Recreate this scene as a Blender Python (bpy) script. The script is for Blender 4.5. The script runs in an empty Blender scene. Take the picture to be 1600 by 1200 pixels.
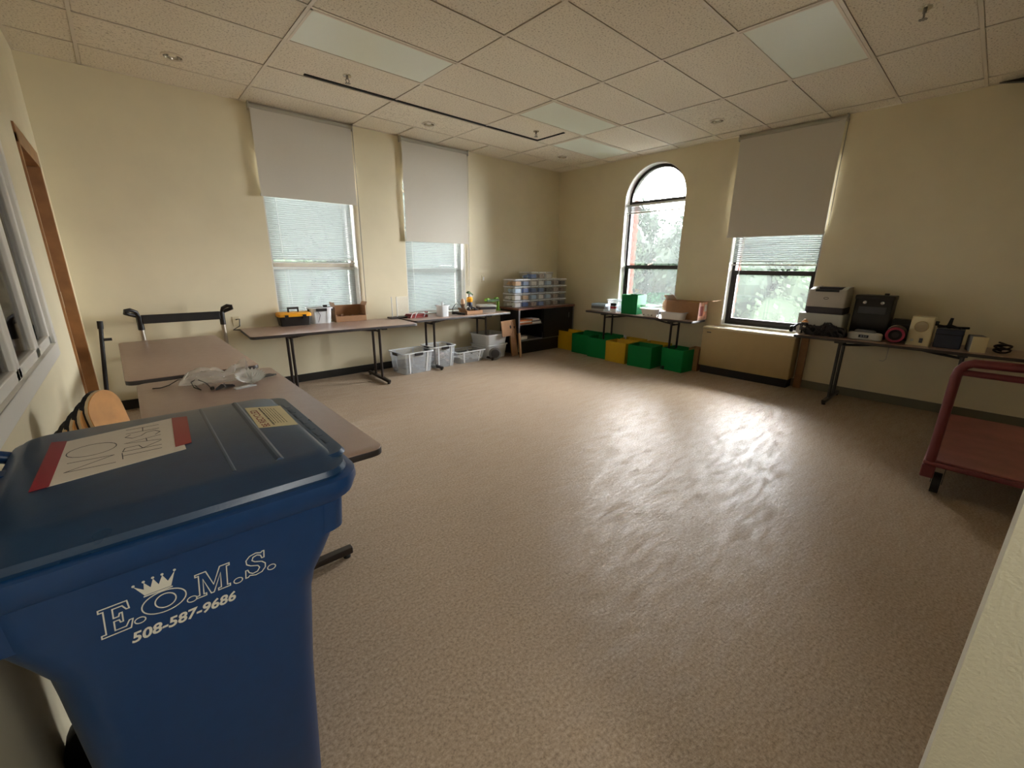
import bpy, bmesh, math, random
from mathutils import Vector, Matrix
PI = math.pi
R = math.radians
rnd = random.Random(7)
C = bpy.context.scene.collection
sc = bpy.context.scene

# ---------------------------------------------------------------- camera
cam_d = bpy.data.cameras.new('camera')
cam = bpy.data.objects.new('camera', cam_d)
C.objects.link(cam)
cam_d.sensor_width = 36.0
cam_d.lens = 36.0 * 659.1 / 1600.0
cam_d.clip_start = 0.02
cam_d.clip_end = 400
rt = Vector((0.74483269, -0.66716733, 0.0105836))
up = Vector((0.17270748, 0.20808491, 0.96274233))
fw = Vector((0.64451252, 0.7152541, -0.27021323))
mw = Matrix((rt, up, -fw)).transposed().to_4x4()
mw.translation = (0, 0, 1.5)
cam.matrix_world = mw
sc.camera = cam

# ---------------------------------------------------------------- light, sky, exposure
SKY = 54.0
HALL = 13.5
w = bpy.data.worlds.new('overcast_sky')
sc.world = w
w.use_nodes = True
nt = w.node_tree
bg = nt.nodes['Background']
bg.inputs['Color'].default_value = (0.98, 0.985, 1.0, 1)
bg.inputs['Strength'].default_value = SKY
vs = sc.view_settings
vs.view_transform = 'Standard'
vs.look = 'None'
vs.exposure = 0.70
sc.cycles.max_bounces = 16
sc.cycles.diffuse_bounces = 8
vs.gamma = 1.0
vs.use_curve_mapping = False


def portal(name, loc, rot, sx, sy):
    l = bpy.data.lights.new(name, 'AREA')
    l.shape = 'RECTANGLE'
    l.size = sx
    l.size_y = sy
    l.cycles.is_portal = True
    o = bpy.data.objects.new(name, l)
    o.location = loc
    o.rotation_euler = rot
    C.objects.link(o)


# wall planes
XB, YA, XC, YF, CH = 6.40, 5.82, -0.36, -1.30, 3.176
for x in (1.89, 3.66):
    portal('window_portal', (x, YA + .30, 1.9), (R(-90), 0, 0), 1.0, 2.3)
for y in (3.84, 2.03):
    portal('window_portal', (XB + .30, y, 1.9), (0, R(90), 0), 2.3, 1.0)

# the lit hallway behind the open doorway the camera stands in
hl = bpy.data.lights.new('hallway_lamp', 'AREA')
hl.shape = 'RECTANGLE'
hl.size = 0.4
hl.size_y = 0.9
hl.energy = HALL
hl.color = (1.0, 0.985, 0.94)
hlo = bpy.data.objects.new('hallway_lamp', hl)
hlo.location = (0.74, -1.25, 1.85)
hlo.rotation_euler = (R(90), 0, R(16))
C.objects.link(hlo)


# ---------------------------------------------------------------- helpers
def col(h, a=1.0):
    h = h.lstrip('#')
    v = [int(h[i:i + 2], 16) / 255 for i in (0, 2, 4)]
    v = [x / 12.92 if x <= .04045 else ((x + .055) / 1.055) ** 2.4 for x in v]
    return (v[0], v[1], v[2], a)


MATS = {}


def M(name, h, rough=.55, metal=0.0, noise=None, bump=None, alpha=1.0, trans=0.0, spec=.5, coat=0.0, translucent=0.0, rnoise=None):
    if name in MATS:
        return MATS[name]
    m = bpy.data.materials.new(name)
    m.use_nodes = True
    t = m.node_tree
    N = t.nodes
    L = t.links
    b = N['Principled BSDF']
    c = col(h)
    b.inputs['Base Color'].default_value = c
    b.inputs['Roughness'].default_value = rough
    b.inputs['Metallic'].default_value = metal
    b.inputs['Specular IOR Level'].default_value = spec
    b.inputs['Alpha'].default_value = alpha
    b.inputs['Transmission Weight'].default_value = trans
    b.inputs['Coat Weight'].default_value = coat
    tc = N.new('ShaderNodeTexCoord')
    if noise:
        s, amt = noise[:2]
        n = N.new('ShaderNodeTexNoise')
        n.inputs['Scale'].default_value = s
        n.inputs['Detail'].default_value = 5
        L.new(tc.outputs['Object'], n.inputs['Vector'])
        r = N.new('ShaderNodeValToRGB')
        r.color_ramp.elements[0].position = .3
        r.color_ramp.elements[1].position = .7
        r.color_ramp.elements[0].color = tuple(max(0, x * (1 - amt)) for x in c[:3]) + (1,)
        r.color_ramp.elements[1].color = tuple(min(1, x * (1 + amt)) for x in c[:3]) + (1,)
        L.new(n.outputs['Fac'], r.inputs['Fac'])
        L.new(r.outputs['Color'], b.inputs['Base Color'])
    if rnoise:
        n2 = N.new('ShaderNodeTexNoise')
        n2.inputs['Scale'].default_value = rnoise[0]
        n2.inputs['Detail'].default_value = 4
        L.new(tc.outputs['Object'], n2.inputs['Vector'])
        mr = N.new('ShaderNodeMapRange')
        mr.inputs['To Min'].default_value = rough - rnoise[1]
        mr.inputs['To Max'].default_value = rough + rnoise[1]
        L.new(n2.outputs['Fac'], mr.inputs['Value'])
        L.new(mr.outputs['Result'], b.inputs['Roughness'])
    if bump:
        n3 = N.new('ShaderNodeTexNoise')
        n3.inputs['Scale'].default_value = bump[0]
        n3.inputs['Detail'].default_value = 3
        L.new(tc.outputs['Object'], n3.inputs['Vector'])
        bp = N.new('ShaderNodeBump')
        bp.inputs['Strength'].default_value = bump[1]
        bp.inputs['Distance'].default_value = bump[2] if len(bump) > 2 else .01
        L.new(n3.outputs['Fac'], bp.inputs['Height'])
        L.new(bp.outputs['Normal'], b.inputs['Normal'])
    if translucent:
        tl = N.new('ShaderNodeBsdfTranslucent')
        tl.inputs['Color'].default_value = c
        mx = N.new('ShaderNodeMixShader')
        mx.inputs['Fac'].default_value = translucent
        L.new(b.outputs['BSDF'], mx.inputs[1])
        L.new(tl.outputs['BSDF'], mx.inputs[2])
        L.new(mx.outputs['Shader'], N['Material Output'].inputs['Surface'])
    MATS[name] = m
    return m


def glass_mat(key='glass', ior=1.45):
    m = bpy.data.materials.new('window_glass')
    m.use_nodes = True
    N, L = m.node_tree.nodes, m.node_tree.links
    N.remove(N['Principled BSDF'])
    t = N.new('ShaderNodeBsdfTransparent')
    t.inputs['Color'].default_value = (.95, .955, .955, 1)
    haze_veil = N.new('ShaderNodeBsdfTranslucent')  # faint glow mixed into the glass as haze, softens the view outside
    haze_veil.inputs['Color'].default_value = (.80, .86, .84, 1)
    dm = N.new('ShaderNodeMixShader')
    dm.inputs['Fac'].default_value = .011
    L.new(t.outputs['BSDF'], dm.inputs[1])
    L.new(haze_veil.outputs['BSDF'], dm.inputs[2])
    g = N.new('ShaderNodeBsdfGlossy')
    g.inputs['Roughness'].default_value = .02
    f = N.new('ShaderNodeFresnel')
    f.inputs['IOR'].default_value = ior
    mx = N.new('ShaderNodeMixShader')
    L.new(f.outputs['Fac'], mx.inputs['Fac'])
    L.new(dm.outputs['Shader'], mx.inputs[1])
    L.new(g.outputs['BSDF'], mx.inputs[2])
    L.new(mx.outputs['Shader'], N['Material Output'].inputs['Surface'])
    MATS[key] = m
    return m


class MB:
    """collects shapes, links them as ONE mesh object"""

    def __init__(s):
        s.v = []
        s.f = []

    def add(s, vs_, fs_):
        o = len(s.v)
        s.v += [tuple(v) for v in vs_]
        s.f += [tuple(i + o for i in f) for f in fs_]
        return s

    def box(s, x0, x1, y0, y1, z0, z1, mat=None):
        vs_ = [(x0, y0, z0), (x1, y0, z0), (x1, y1, z0), (x0, y1, z0), (x0, y0, z1), (x1, y0, z1), (x1, y1, z1), (x0, y1, z1)]
        if mat is not None:
            vs_ = [mat @ Vector(v) for v in vs_]
        return s.add(vs_, [(3, 2, 1, 0), (4, 5, 6, 7), (0, 1, 5, 4), (1, 2, 6, 5), (2, 3, 7, 6), (3, 0, 4, 7)])

    def loft(s, rings, cap0=True, cap1=True, closed=True):
        n = len(rings[0])
        vs_ = [p for r in rings for p in r]
        fs_ = []
        for i in range(len(rings) - 1):
            for j in range(n if closed else n - 1):
                k = (j + 1) % n
                fs_.append((i * n + j, i * n + k, (i + 1) * n + k, (i + 1) * n + j))
        if cap0:
            fs_.append(tuple(reversed(range(n))))
        if cap1:
            fs_.append(tuple((len(rings) - 1) * n + j for j in range(n)))
        return s.add(vs_, fs_)

    def cyl(s, p0, p1, r0, r1=None, n=12, cap=True):
        r1 = r0 if r1 is None else r1
        p0, p1 = Vector(p0), Vector(p1)
        d = (p1 - p0).normalized()
        a = d.orthogonal().normalized()
        b = d.cross(a)
        rings = [[p + (a * math.cos(2 * PI * i / n) + b * math.sin(2 * PI * i / n)) * r for i in range(n)] for p, r in ((p0, r0), (p1, r1))]
        return s.loft(rings, cap, cap)

    def tube(s, pts, r, n=8, cap=True):
        pts = [Vector(p) for p in pts]
        rings = []
        a = None
        for i, p in enumerate(pts):
            d = (pts[min(i + 1, len(pts) - 1)] - pts[max(i - 1, 0)]).normalized()
            if a is None:
                a = d.orthogonal().normalized()
            else:
                a = (a - d * a.dot(d))
                a = a.normalized() if a.length > 1e-6 else d.orthogonal().normalized()
            b = d.cross(a)
            rr = r[i] if isinstance(r, (list, tuple)) else r
            rings.append([p + (a * math.cos(2 * PI * k / n) + b * math.sin(2 * PI * k / n)) * rr for k in range(n)])
        return s.loft(rings, cap, cap)

    def lathe(s, prof, n=20, c=(0, 0, 0), axis='z', cap0=False, cap1=False):
        rings = []
        for r, h in prof:
            ring = []
            for i in range(n):
                x, y = r * math.cos(2 * PI * i / n), r * math.sin(2 * PI * i / n)
                v = {'z': (x, y, h), 'x': (h, x, y), 'y': (y, h, x)}[axis]
                ring.append((v[0] + c[0], v[1] + c[1], v[2] + c[2]))
            rings.append(ring)
        return s.loft(rings, cap0, cap1)

    def prism(s, poly, fn, t0, t1):
        """2-D polygon extruded: fn(u, v, t) -> xyz"""
        return s.loft([[fn(u, v, t0) for u, v in poly], [fn(u, v, t1) for u, v in poly]])

    def rbox(s, x0, x1, y0, y1, z0, z1, r=.01, n=3, top=None):
        """box with rounded vertical edges and a softened top and bottom"""
        e = min(r * .5, (z1 - z0) * .3)
        rings = [rrect(x0, x1, y0, y1, r, z, n, ins) for z, ins in ((z0, e * .6), (z0 + e, 0), (z1 - e, 0), (z1, e * .6))]
        return s.loft(rings)

    def build(s, name, mat, parent=None, smooth=False, bevel=0, loc=None):
        me = bpy.data.meshes.new(name)
        me.from_pydata(s.v, [], s.f)
        bm = bmesh.new()
        bm.from_mesh(me)
        bmesh.ops.recalc_face_normals(bm, faces=bm.faces)
        if bevel:
            bmesh.ops.remove_doubles(bm, verts=bm.verts, dist=1e-6)
            bmesh.ops.bevel(bm, geom=[e for e in bm.edges if len(e.link_faces) == 2 and e.calc_face_angle(0) > .6], offset=bevel, segments=2, affect='EDGES', profile=.5)
        bm.to_mesh(me)
        bm.free()
        if smooth:
            for p in me.polygons:
                p.use_smooth = True
            me.set_sharp_from_angle(angle=R(38))
        me.materials.append(MATS[mat] if isinstance(mat, str) else mat)
        o = bpy.data.objects.new(name, me)
        C.objects.link(o)
        if parent:
            o.parent = parent
        if loc:
            o.location = loc
        return o


def rrect(x0, x1, y0, y1, r, z, n=3, ins=0.0):
    x0 += ins
    x1 -= ins
    y0 += ins
    y1 -= ins
    r = max(1e-4, min(r, (x1 - x0) / 2 - 1e-4, (y1 - y0) / 2 - 1e-4))
    out = []
    for cx, cy, a0 in ((x1 - r, y0 + r, -90), (x1 - r, y1 - r, 0), (x0 + r, y1 - r, 90), (x0 + r, y0 + r, 180)):
        for i in range(n + 1):
            a = R(a0 + 90 * i / n)
            out.append((cx + r * math.cos(a), cy + r * math.sin(a), z))
    return out


def tag(o, label=None, cat=None, group=None, kind=None):
    if label:
        o['label'] = label
    if cat:
        o['category'] = cat
    if group:
        o['group'] = group
    if kind:
        o['kind'] = kind
    return o


def thing(name, label, cat, loc=(0, 0, 0), rz=0.0, group=None):
    o = bpy.data.objects.new(name, None)
    o.empty_display_size = .1
    C.objects.link(o)
    o.location = loc
    o.rotation_euler = (0, 0, rz)
    return tag(o, label, cat, group)


def copy_tree(o, parent=None):
    c = o.copy()
    C.objects.link(c)
    if parent:
        c.parent = parent
    for ch in list(o.children):
        copy_tree(ch, c)
    return c


def share(o, name, parent, loc=(0, 0, 0), rot=(0, 0, 0)):
    c = bpy.data.objects.new(name, o.data)
    C.objects.link(c)
    c.parent = parent
    c.location = loc
    c.rotation_euler = rot
    return c


def arc(cx, cy, r, a0, a1, n):
    return [(cx + r * math.cos(R(a0 + (a1 - a0) * i / n)), cy + r * math.sin(R(a0 + (a1 - a0) * i / n))) for i in range(n + 1)]


def ribbon(mb, pts, fn, wd, th, closed=False):
    """flat stroke of width wd along 2-D pts, fn(u, v, t) -> xyz"""
    n = len(pts)
    L_, R_ = [], []
    for i in range(n):
        a = Vector(pts[(i - 1) % n] if closed else pts[max(i - 1, 0)])
        b = Vector(pts[(i + 1) % n] if closed else pts[min(i + 1, n - 1)])
        p = Vector(pts[i])
        d1 = (p - a).normalized() if (p - a).length > 1e-9 else (b - p).normalized()
        d2 = (b - p).normalized() if (b - p).length > 1e-9 else d1
        d = (d1 + d2)
        d = d.normalized() if d.length > 1e-6 else d1
        nn = Vector((-d.y, d.x))
        k = 1 / max(.5, nn.dot(Vector((-d1.y, d1.x))))
        L_.append(p + nn * wd / 2 * k)
        R_.append(p - nn * wd / 2 * k)
    rings = [[fn(*L_[i], 0), fn(*R_[i], 0), fn(*R_[i], th), fn(*L_[i], th)] for i in range(n)]
    if closed:
        rings.append(rings[0])
        mb.loft(rings, False, False)
    else:
        mb.loft(rings)


def text_mesh(mb, txt, size, fn, th=.0004, bold=0.0, shear=0.0, sx=1.0, align='LEFT'):
    cu = bpy.data.curves.new('lettering', 'FONT')
    cu.body = txt
    cu.size = size
    cu.offset = bold
    cu.shear = shear
    cu.resolution_u = 3
    cu.align_x = align
    ob = bpy.data.objects.new('lettering', cu)
    C.objects.link(ob)
    dg = bpy.context.evaluated_depsgraph_get()
    me = ob.evaluated_get(dg).to_mesh()
    mb.add([fn(v.co.x * sx, v.co.y, th) for v in me.vertices], [tuple(p.vertices) for p in me.polygons])
    ob.evaluated_get(dg).to_mesh_clear()
    bpy.data.objects.remove(ob)
    bpy.data.curves.remove(cu)


# ---------------------------------------------------------------- materials
M('wall_paint', '#d8ceb0', .6, noise=(3, .03), bump=(240, .12, .002))
M('white_paint', '#d6d5c8', .6, noise=(5, .02), bump=(160, .3, .003))
M('trim_white', '#d9d6cd', .45)
M('gray_trim', '#8f8c82', .5)
M('tile', '#e6dcc8', .9, bump=(90, .5, .004))
M('grid_white', '#ddd3c2', .5)
M('diffuser', '#e6ecdf', .35, noise=(260, .03), bump=(320, .25, .002))
M('slot_black', '#0c0a09', .8)
M('chrome', '#d8d4cc', .18, 1.0)
M('sprinkler_metal', '#8d867a', .35, .9)
M('bulb_glass', '#efe8d8', .25)
M('baseboard_black', '#17150f', .5)
M('baseboard_gray', '#6b6858', .5)
M('frame_bronze', '#1d1713', .4)
M('frame_tan', '#8d8273', .45)
M('shade_fabric', '#c9c4b8', .85, noise=(300, .04))
M('shade_metal', '#a9a598', .5)
M('blind_slat', '#b4bbba', .45, translucent=.04)
M('blind_rail', '#d6dad6', .4)
M('cord', '#cfccc0', .6)
M('oak', '#94683c', .4, noise=(9, .18))
M('oak_door', '#97703f', .38, noise=(6, .16))
M('dark_backing', '#45453f', .7, noise=(8, .2))  # flat dark tone for the dim room behind the interior window
M('dark_glass', '#151713', .1)
M('brick', '#34170f', .85, spec=.02, noise=(14, .2))
M('mortar', '#2a231d', .9, spec=.02)
M('table_laminate', '#987f72', .33, noise=(180, .07), rnoise=(20, .05))
M('table_edge', '#2b231f', .5)
M('leg_metal', '#2e2622', .35, .3)
M('leg_gray', '#3a3a3a', .32, .5)
M('rubber', '#0d0c0b', .6)
M('bin_blue', '#0a3563', .36, noise=(40, .06), bump=(300, .06, .002), rnoise=(6, .06))
M('bin_lid_blue', '#173452', .3, noise=(18, .10), bump=(200, .08, .002), rnoise=(5, .08))
M('logo_white', '#cfcdc2', .6)
M('paper', '#cfc6b8', .8, noise=(30, .02))
M('red_tape', '#8c0f22', .35)
M('ink', '#2a2426', .6)
M('red_ink', '#7a1f22', .6)
M('sticker', '#cfc39c', .35, noise=(20, .05))
M('wood_light', '#d99f5e', .4, noise=(12, .12))
M('wood_edge', '#cbb48e', .6)
M('gap_black', '#0c0909', .5)  # black put in for the shadow between stacked chair backs
M('black_plastic', '#15110f', .42)
M('black_satin', '#0b0b0d', .35)
M('steel', '#b8b1a4', .3, .9)
M('yellow_plastic', '#f0a818', .4)
M('clear_plastic', '#eaf0f5', .18, alpha=.24)
M('clear_rim', '#f0f3f5', .25, alpha=.72)
M('clear_thin', '#eef0ee', .12, alpha=.17)
M('dish_plastic', '#e9ebe8', .12, alpha=.72)
M('frosted', '#eef1f3', .35, alpha=.58)
M('white_plastic', '#e6e5e2', .35)
M('cardboard', '#9a7350', .8, noise=(25, .06))
M('cardboard_dark', '#6b4a33', .85, noise=(25, .06))
M('cardboard_print', '#d8a48c', .7, noise=(9, .5))
M('green_board', '#087c40', .55, spec=.2, noise=(40, .04))
M('yellow_board', '#c9a411', .5, noise=(40, .04))
M('cream_metal', '#b39d70', .45, noise=(12, .02))
M('cream_light', '#cfc3a0', .45)
M('cabinet_black', '#14141a', .4)
M('cabinet_wood', '#7d5444', .4, noise=(14, .15))
M('cabinet_steel', '#8d8f94', .35, .6)
M('red_binder', '#8c2a26', .45)
M('cream_plastic', '#cfc39b', .45)
M('printer_gray', '#b3ada3', .45)
M('printer_dark', '#38343a', .5)
M('light_gray', '#b9bab4', .45)
M('mid_gray', '#6e6e70', .5)
M('dark_gray', '#3c3c40', .5)
M('navy', '#1a2034', .45)
M('maroon_ring', '#8c1b3a', .35)
M('cart_red', '#6c2a2e', .42, noise=(10, .12))
M('cart_deck', '#8c5450', .5, noise=(6, .18))
M('lime', '#86c032', .4)
M('leaf_dark_green', '#3d5a2a', .6)
M('blue_plastic', '#2c64b8', .4)
M('pale_blue', '#a9c4e0', .35)
M('blue_content', '#3a5f9a', .6)
M('tan_content', '#cf9f62', .7)
M('white_content', '#dcdad6', .7)
M('brown_content', '#7b5a40', .7)
M('mixed_scrap', '#a39088', .7, noise=(30, .6))
M('orange_paper', '#c4703a', .7)
M('skin_tone', '#d9b08e', .6)
M('asphalt', '#4b4b45', .9, noise=(2, .3))  # neutral asphalt grey, keeps green bounce light off the ceiling
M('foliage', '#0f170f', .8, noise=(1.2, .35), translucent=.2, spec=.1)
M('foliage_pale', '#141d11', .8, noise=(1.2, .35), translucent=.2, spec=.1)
M('bark', '#4a3b2e', .9, noise=(12, .3))
glass_mat()
glass_mat('glass_interior', 1.07)


def bag_mat():
    m = M('bag_film', '#e6e0d8', .15, alpha=.42)
    return m


bag_mat()


def floor_mat():
    m = bpy.data.materials.new('speckled_vinyl')
    m.use_nodes = True
    N, L = m.node_tree.nodes, m.node_tree.links
    b = N['Principled BSDF']
    tc = N.new('ShaderNodeTexCoord')

    def ns(scale, det, rough=.5, vec=None):
        n = N.new('ShaderNodeTexNoise')
        n.inputs['Scale'].default_value = scale
        n.inputs['Detail'].default_value = det
        n.inputs['Roughness'].default_value = rough
        L.new(vec or tc.outputs['Object'], n.inputs['Vector'])
        return n
    a = ns(80, 6, .75)
    r = N.new('ShaderNodeValToRGB')
    r.color_ramp.elements[0].position = .36
    r.color_ramp.elements[0].color = col('#8c7c6a')
    r.color_ramp.elements[1].position = .64
    r.color_ramp.elements[1].color = col('#bdab96')
    e = r.color_ramp.elements.new(.5)
    e.color = col('#aa9782')
    L.new(a.outputs['Fac'], r.inputs['Fac'])
    big = ns(1.3, 3)
    mx = N.new('ShaderNodeMixRGB')
    mx.blend_type = 'MULTIPLY'
    mx.inputs['Fac'].default_value = .35
    r2 = N.new('ShaderNodeValToRGB')
    r2.color_ramp.elements[0].color = (.72, .70, .68, 1)
    r2.color_ramp.elements[1].color = (1, 1, 1, 1)
    L.new(big.outputs['Fac'], r2.inputs['Fac'])
    L.new(r.outputs['Color'], mx.inputs['Color1'])
    L.new(r2.outputs['Color'], mx.inputs['Color2'])
    L.new(mx.outputs['Color'], b.inputs['Base Color'])
    # worn wax: streaky roughness, faint ripple, uneven gloss
    mp = N.new('ShaderNodeMapping')
    mp.inputs['Rotation'].default_value = (0, 0, R(48))
    mp.inputs['Scale'].default_value = (2.2, 9.0, 1)
    L.new(tc.outputs['Object'], mp.inputs['Vector'])
    st = ns(1.5, 8, .68, mp.outputs['Vector'])
    mr = N.new('ShaderNodeMapRange')
    mr.inputs['From Min'].default_value = .3
    mr.inputs['From Max'].default_value = .7
    mr.inputs['To Min'].default_value = .27
    mr.inputs['To Max'].default_value = .52
    L.new(st.outputs['Fac'], mr.inputs['Value'])
    L.new(mr.outputs['Result'], b.inputs['Roughness'])
    gl = ns(2.3, 9, .72, mp.outputs['Vector'])
    mg = N.new('ShaderNodeMapRange')
    mg.inputs['From Min'].default_value = .38
    mg.inputs['From Max'].default_value = .62
    mg.inputs['To Min'].default_value = .02
    mg.inputs['To Max'].default_value = .15
    L.new(gl.outputs['Fac'], mg.inputs['Value'])
    L.new(mg.outputs['Result'], b.inputs['Specular IOR Level'])
    fine = ns(5.5, 8, .7, mp.outputs['Vector'])
    bp = N.new('ShaderNodeBump')
    bp.inputs['Strength'].default_value = .3
    bp.inputs['Distance'].default_value = .012
    L.new(fine.outputs['Fac'], bp.inputs['Height'])
    L.new(bp.outputs['Normal'], b.inputs['Normal'])
    MATS['floor'] = m


floor_mat()


def tile_mat():
    m = MATS['tile']
    N, L = m.node_tree.nodes, m.node_tree.links
    b = N['Principled BSDF']
    tc = N.new('ShaderNodeTexCoord')
    n = N.new('ShaderNodeTexNoise')
    n.inputs['Scale'].default_value = 70
    n.inputs['Detail'].default_value = 6
    n.inputs['Roughness'].default_value = .7
    L.new(tc.outputs['Object'], n.inputs['Vector'])
    r = N.new('ShaderNodeValToRGB')
    r.color_ramp.elements[0].position = .36
    r.color_ramp.elements[0].color = col('#a3957f')
    r.color_ramp.elements[1].position = .47
    r.color_ramp.elements[1].color = col('#e8dfcd')
    L.new(n.outputs['Fac'], r.inputs['Fac'])
    L.new(r.outputs['Color'], b.inputs['Base Color'])


tile_mat()


# ---------------------------------------------------------------- room shell
def struct(o):
    o['kind'] = 'structure'
    return o


f = MB().box(XC - .3, XB + .34, -3.2, YA + .34, -.06, 0)
struct(f.build('floor', 'floor'))
SILL, SPRING = .72, 2.53


def wall_mesh(mb, fn, s0, s1, openings, zt, t0, t1):
    """wall along s with arched openings (a, b, sill, spring); fn(s, z, t) -> xyz"""
    def bx(a, b, z0, z1):
        mb.prism([(a, z0), (b, z0), (b, z1), (a, z1)], fn, t0, t1)
    cur = s0
    for a, b, zs, zp in openings:
        bx(cur, a, 0, zt)
        bx(a, b, 0, zs)
        r = (b - a) / 2
        pts = arc((a + b) / 2, zp, r, 180, 0, 20)
        for p, q in zip(pts[:-1], pts[1:]):
            mb.prism([p, q, (q[0], zt), (p[0], zt)], fn, t0, t1)
        cur = b
    bx(cur, s1, 0, zt)


fA = lambda s, z, t: (s, YA + t, z)
fB = lambda s, z, t: (XB + t, s, z)
OA = [(1.36, 2.42, SILL, SPRING), (3.13, 4.19, SILL, SPRING)]
OB = [(1.50, 2.57, SILL - .02, SPRING), (3.31, 4.365, SILL, SPRING)]
mb = MB()
wall_mesh(mb, fA, XC - .12, XB + .34, OA, CH + .1, 0, .30)
struct(mb.build('wall_back', 'wall_paint'))
mb = MB()
wall_mesh(mb, fB, YF - .12, YA, OB, CH + .1, 0, .30)
struct(mb.build('wall_right', 'wall_paint'))
# left wall: door near the corner, interior window
DY0, DY1, DZ = 4.42, 5.52, 2.30
WY0, WY1, WZ0, WZ1 = 1.25, 3.42, 1.06, 2.30
mb = MB()
X0, X1 = XC - .16, XC
mb.box(X0, X1, -3.2, WY0, 0, CH + .1)
mb.box(X0, X1, WY0, WY1, 0, WZ0)
mb.box(X0, X1, WY0, WY1, WZ1, CH + .1)
mb.box(X0, X1, WY1, DY0, 0, CH + .1)
mb.box(X0, X1, DY0, DY1, DZ, CH + .1)
mb.box(X0, X1, DY1, YA, 0, CH + .1)
struct(mb.build('wall_left', 'wall_paint'))
# front wall with the stub that ends beside the doorway
mb = MB()
mb.box(.92, .97, -3.2, -.094, 0, CH + .1)
struct(mb.build('wall_entry', 'white_paint'))
mb = MB()
mb.box(.97, XB + .3, YF - .12, YF, 0, CH + .1)
struct(mb.build('wall_front', 'wall_paint'))
mb = MB()
mb.box(XC - .16, 1.04, -3.32, -3.2, 0, CH + .1)
struct(mb.build('wall_hallway', 'wall_paint'))

# baseboards
mb = MB().box(XC, 4.9, YA - .012, YA, 0, .10)
struct(mb.build('baseboard_back', 'baseboard_black'))
mb = MB().box(XB - .012, XB, YF, 5.3, 0, .10)
struct(mb.build('baseboard_right', 'baseboard_gray'))
mb = MB().box(XC, XC + .012, -1.2, DY0 - .06, 0, .10)
struct(mb.build('baseboard_left', 'baseboard_black'))

# ceiling: deck, T-grid, tiles
mb = MB().box(XC - .16, XB + .3, -3.2, YA + .3, CH + .08, CH + .1)
ceil = struct(mb.build('ceiling', 'tile'))
GX = [-1.179 + 1.22 * i for i in range(7)] + [XB]      # ... .041 1.261 2.481 3.701 4.921 6.141
GX[0] = XC
GY = [4.104 + .61 * k for k in range(-9, 3)]           # rows
GY = [YF] + [g for g in GY if g > YF + .05] + [YA]
LIGHTS = [(1.261, 3.494), (3.701, 3.494), (3.701, 1.054), (4.921, 4.104), (1.261, 1.054)]
TH = .016
tiles = {}


def tile(x0, x1, y0, y1):
    g = .011
    key = (round(x1 - x0, 3), round(y1 - y0, 3))
    cx, cy = (x0 + x1) / 2, (y0 + y1) / 2
    dz = rnd.uniform(0, .003)
    if key not in tiles:
        hx, hy = key[0] / 2 - g, key[1] / 2 - g
        t = MB()
        t.loft([[(-hx, -hy, .018), (hx, -hy, .018), (hx, hy, .018), (-hx, hy, .018)],
                [(-hx, -hy, .004), (hx, -hy, .004), (hx, hy, .004), (-hx, hy, .004)],
                [(-hx + .006, -hy + .006, 0), (hx - .006, -hy + .006, 0), (hx - .006, hy - .006, 0), (-hx + .006, hy - .006, 0)]])
        o = t.build('ceiling_tile', 'tile', ceil)
        tiles[key] = o
    else:
        o = share(tiles[key], 'ceiling_tile', ceil)
    o.location = (cx, cy, CH + .002 + dz)
    return o


def tile_hole(x0, x1, y0, y1, hx_, hy_, r):
    g = .011
    angs = sorted([2 * PI * i / 32 for i in range(32)] + [math.atan2(b - hy_, a - hx_) % (2 * PI) for a in (x0 + g, x1 - g) for b in (y0 + g, y1 - g)])
    out, inn = [], []
    for a in angs:
        c, s_ = math.cos(a), math.sin(a)
        k = min(((x1 - g - hx_) / c if c > 1e-9 else (x0 + g - hx_) / c if c < -1e-9 else 9), ((y1 - g - hy_) / s_ if s_ > 1e-9 else (y0 + g - hy_) / s_ if s_ < -1e-9 else 9))
        out.append((hx_ + c * k, hy_ + s_ * k))
        inn.append((hx_ + c * r, hy_ + s_ * r))
    z0, z1 = CH + .003, CH + .02
    m = MB()
    m.loft([[(x, y, z1) for x, y in out], [(x, y, z0) for x, y in out], [(x, y, z0) for x, y in inn], [(x, y, z1) for x, y in inn]], False, False)
    return m.build('ceiling_tile', 'tile', ceil)


DLP = [(.64, 5.06), (3.16, 5.10), (5.57, 5.04), (5.57, 2.60)]


def holes(x, y):
    return any(abs(x - lx - .61) < .3 and abs(y - ly - .305) < .2 for lx, ly in LIGHTS)


for i in range(len(GX) - 1):
    for j in range(len(GY) - 1):
        x0, x1, y0, y1 = GX[i], GX[i + 1], GY[j], GY[j + 1]
        if y1 < -1.2 or (x1 < 1.0 and y1 < -.3):
            continue
        if holes((x0 + x1) / 2, (y0 + y1) / 2):
            continue
        dl = [q for q in DLP if x0 < q[0] < x1 and y0 < q[1] < y1]
        if dl:
            tile_hole(x0, x1, y0, y1, dl[0][0], dl[0][1], .075)
            continue
        if y0 > 5.2 and x0 > 2 and x1 - x0 > 1:
            tile(x0, (x0 + x1) / 2, y0, y1)
            tile((x0 + x1) / 2, x1, y0, y1)
        else:
            tile(x0, x1, y0, y1)
for x in GX[1:-1]:
    b_ = MB().box(x - .012, x + .012, YF, YA, CH - .002, CH).box(x - .004, x + .004, YF, YA, CH, CH + .03)
    b_.build('grid_rail', 'grid_white', ceil)
for y in GY[1:-1]:
    b_ = MB().box(XC, XB, y - .012, y + .012, CH - .001, CH + .001).box(XC, XB, y - .004, y + .004, CH + .001, CH + .03)
    b_.build('grid_rail', 'grid_white', ceil)
b_ = MB()
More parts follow.
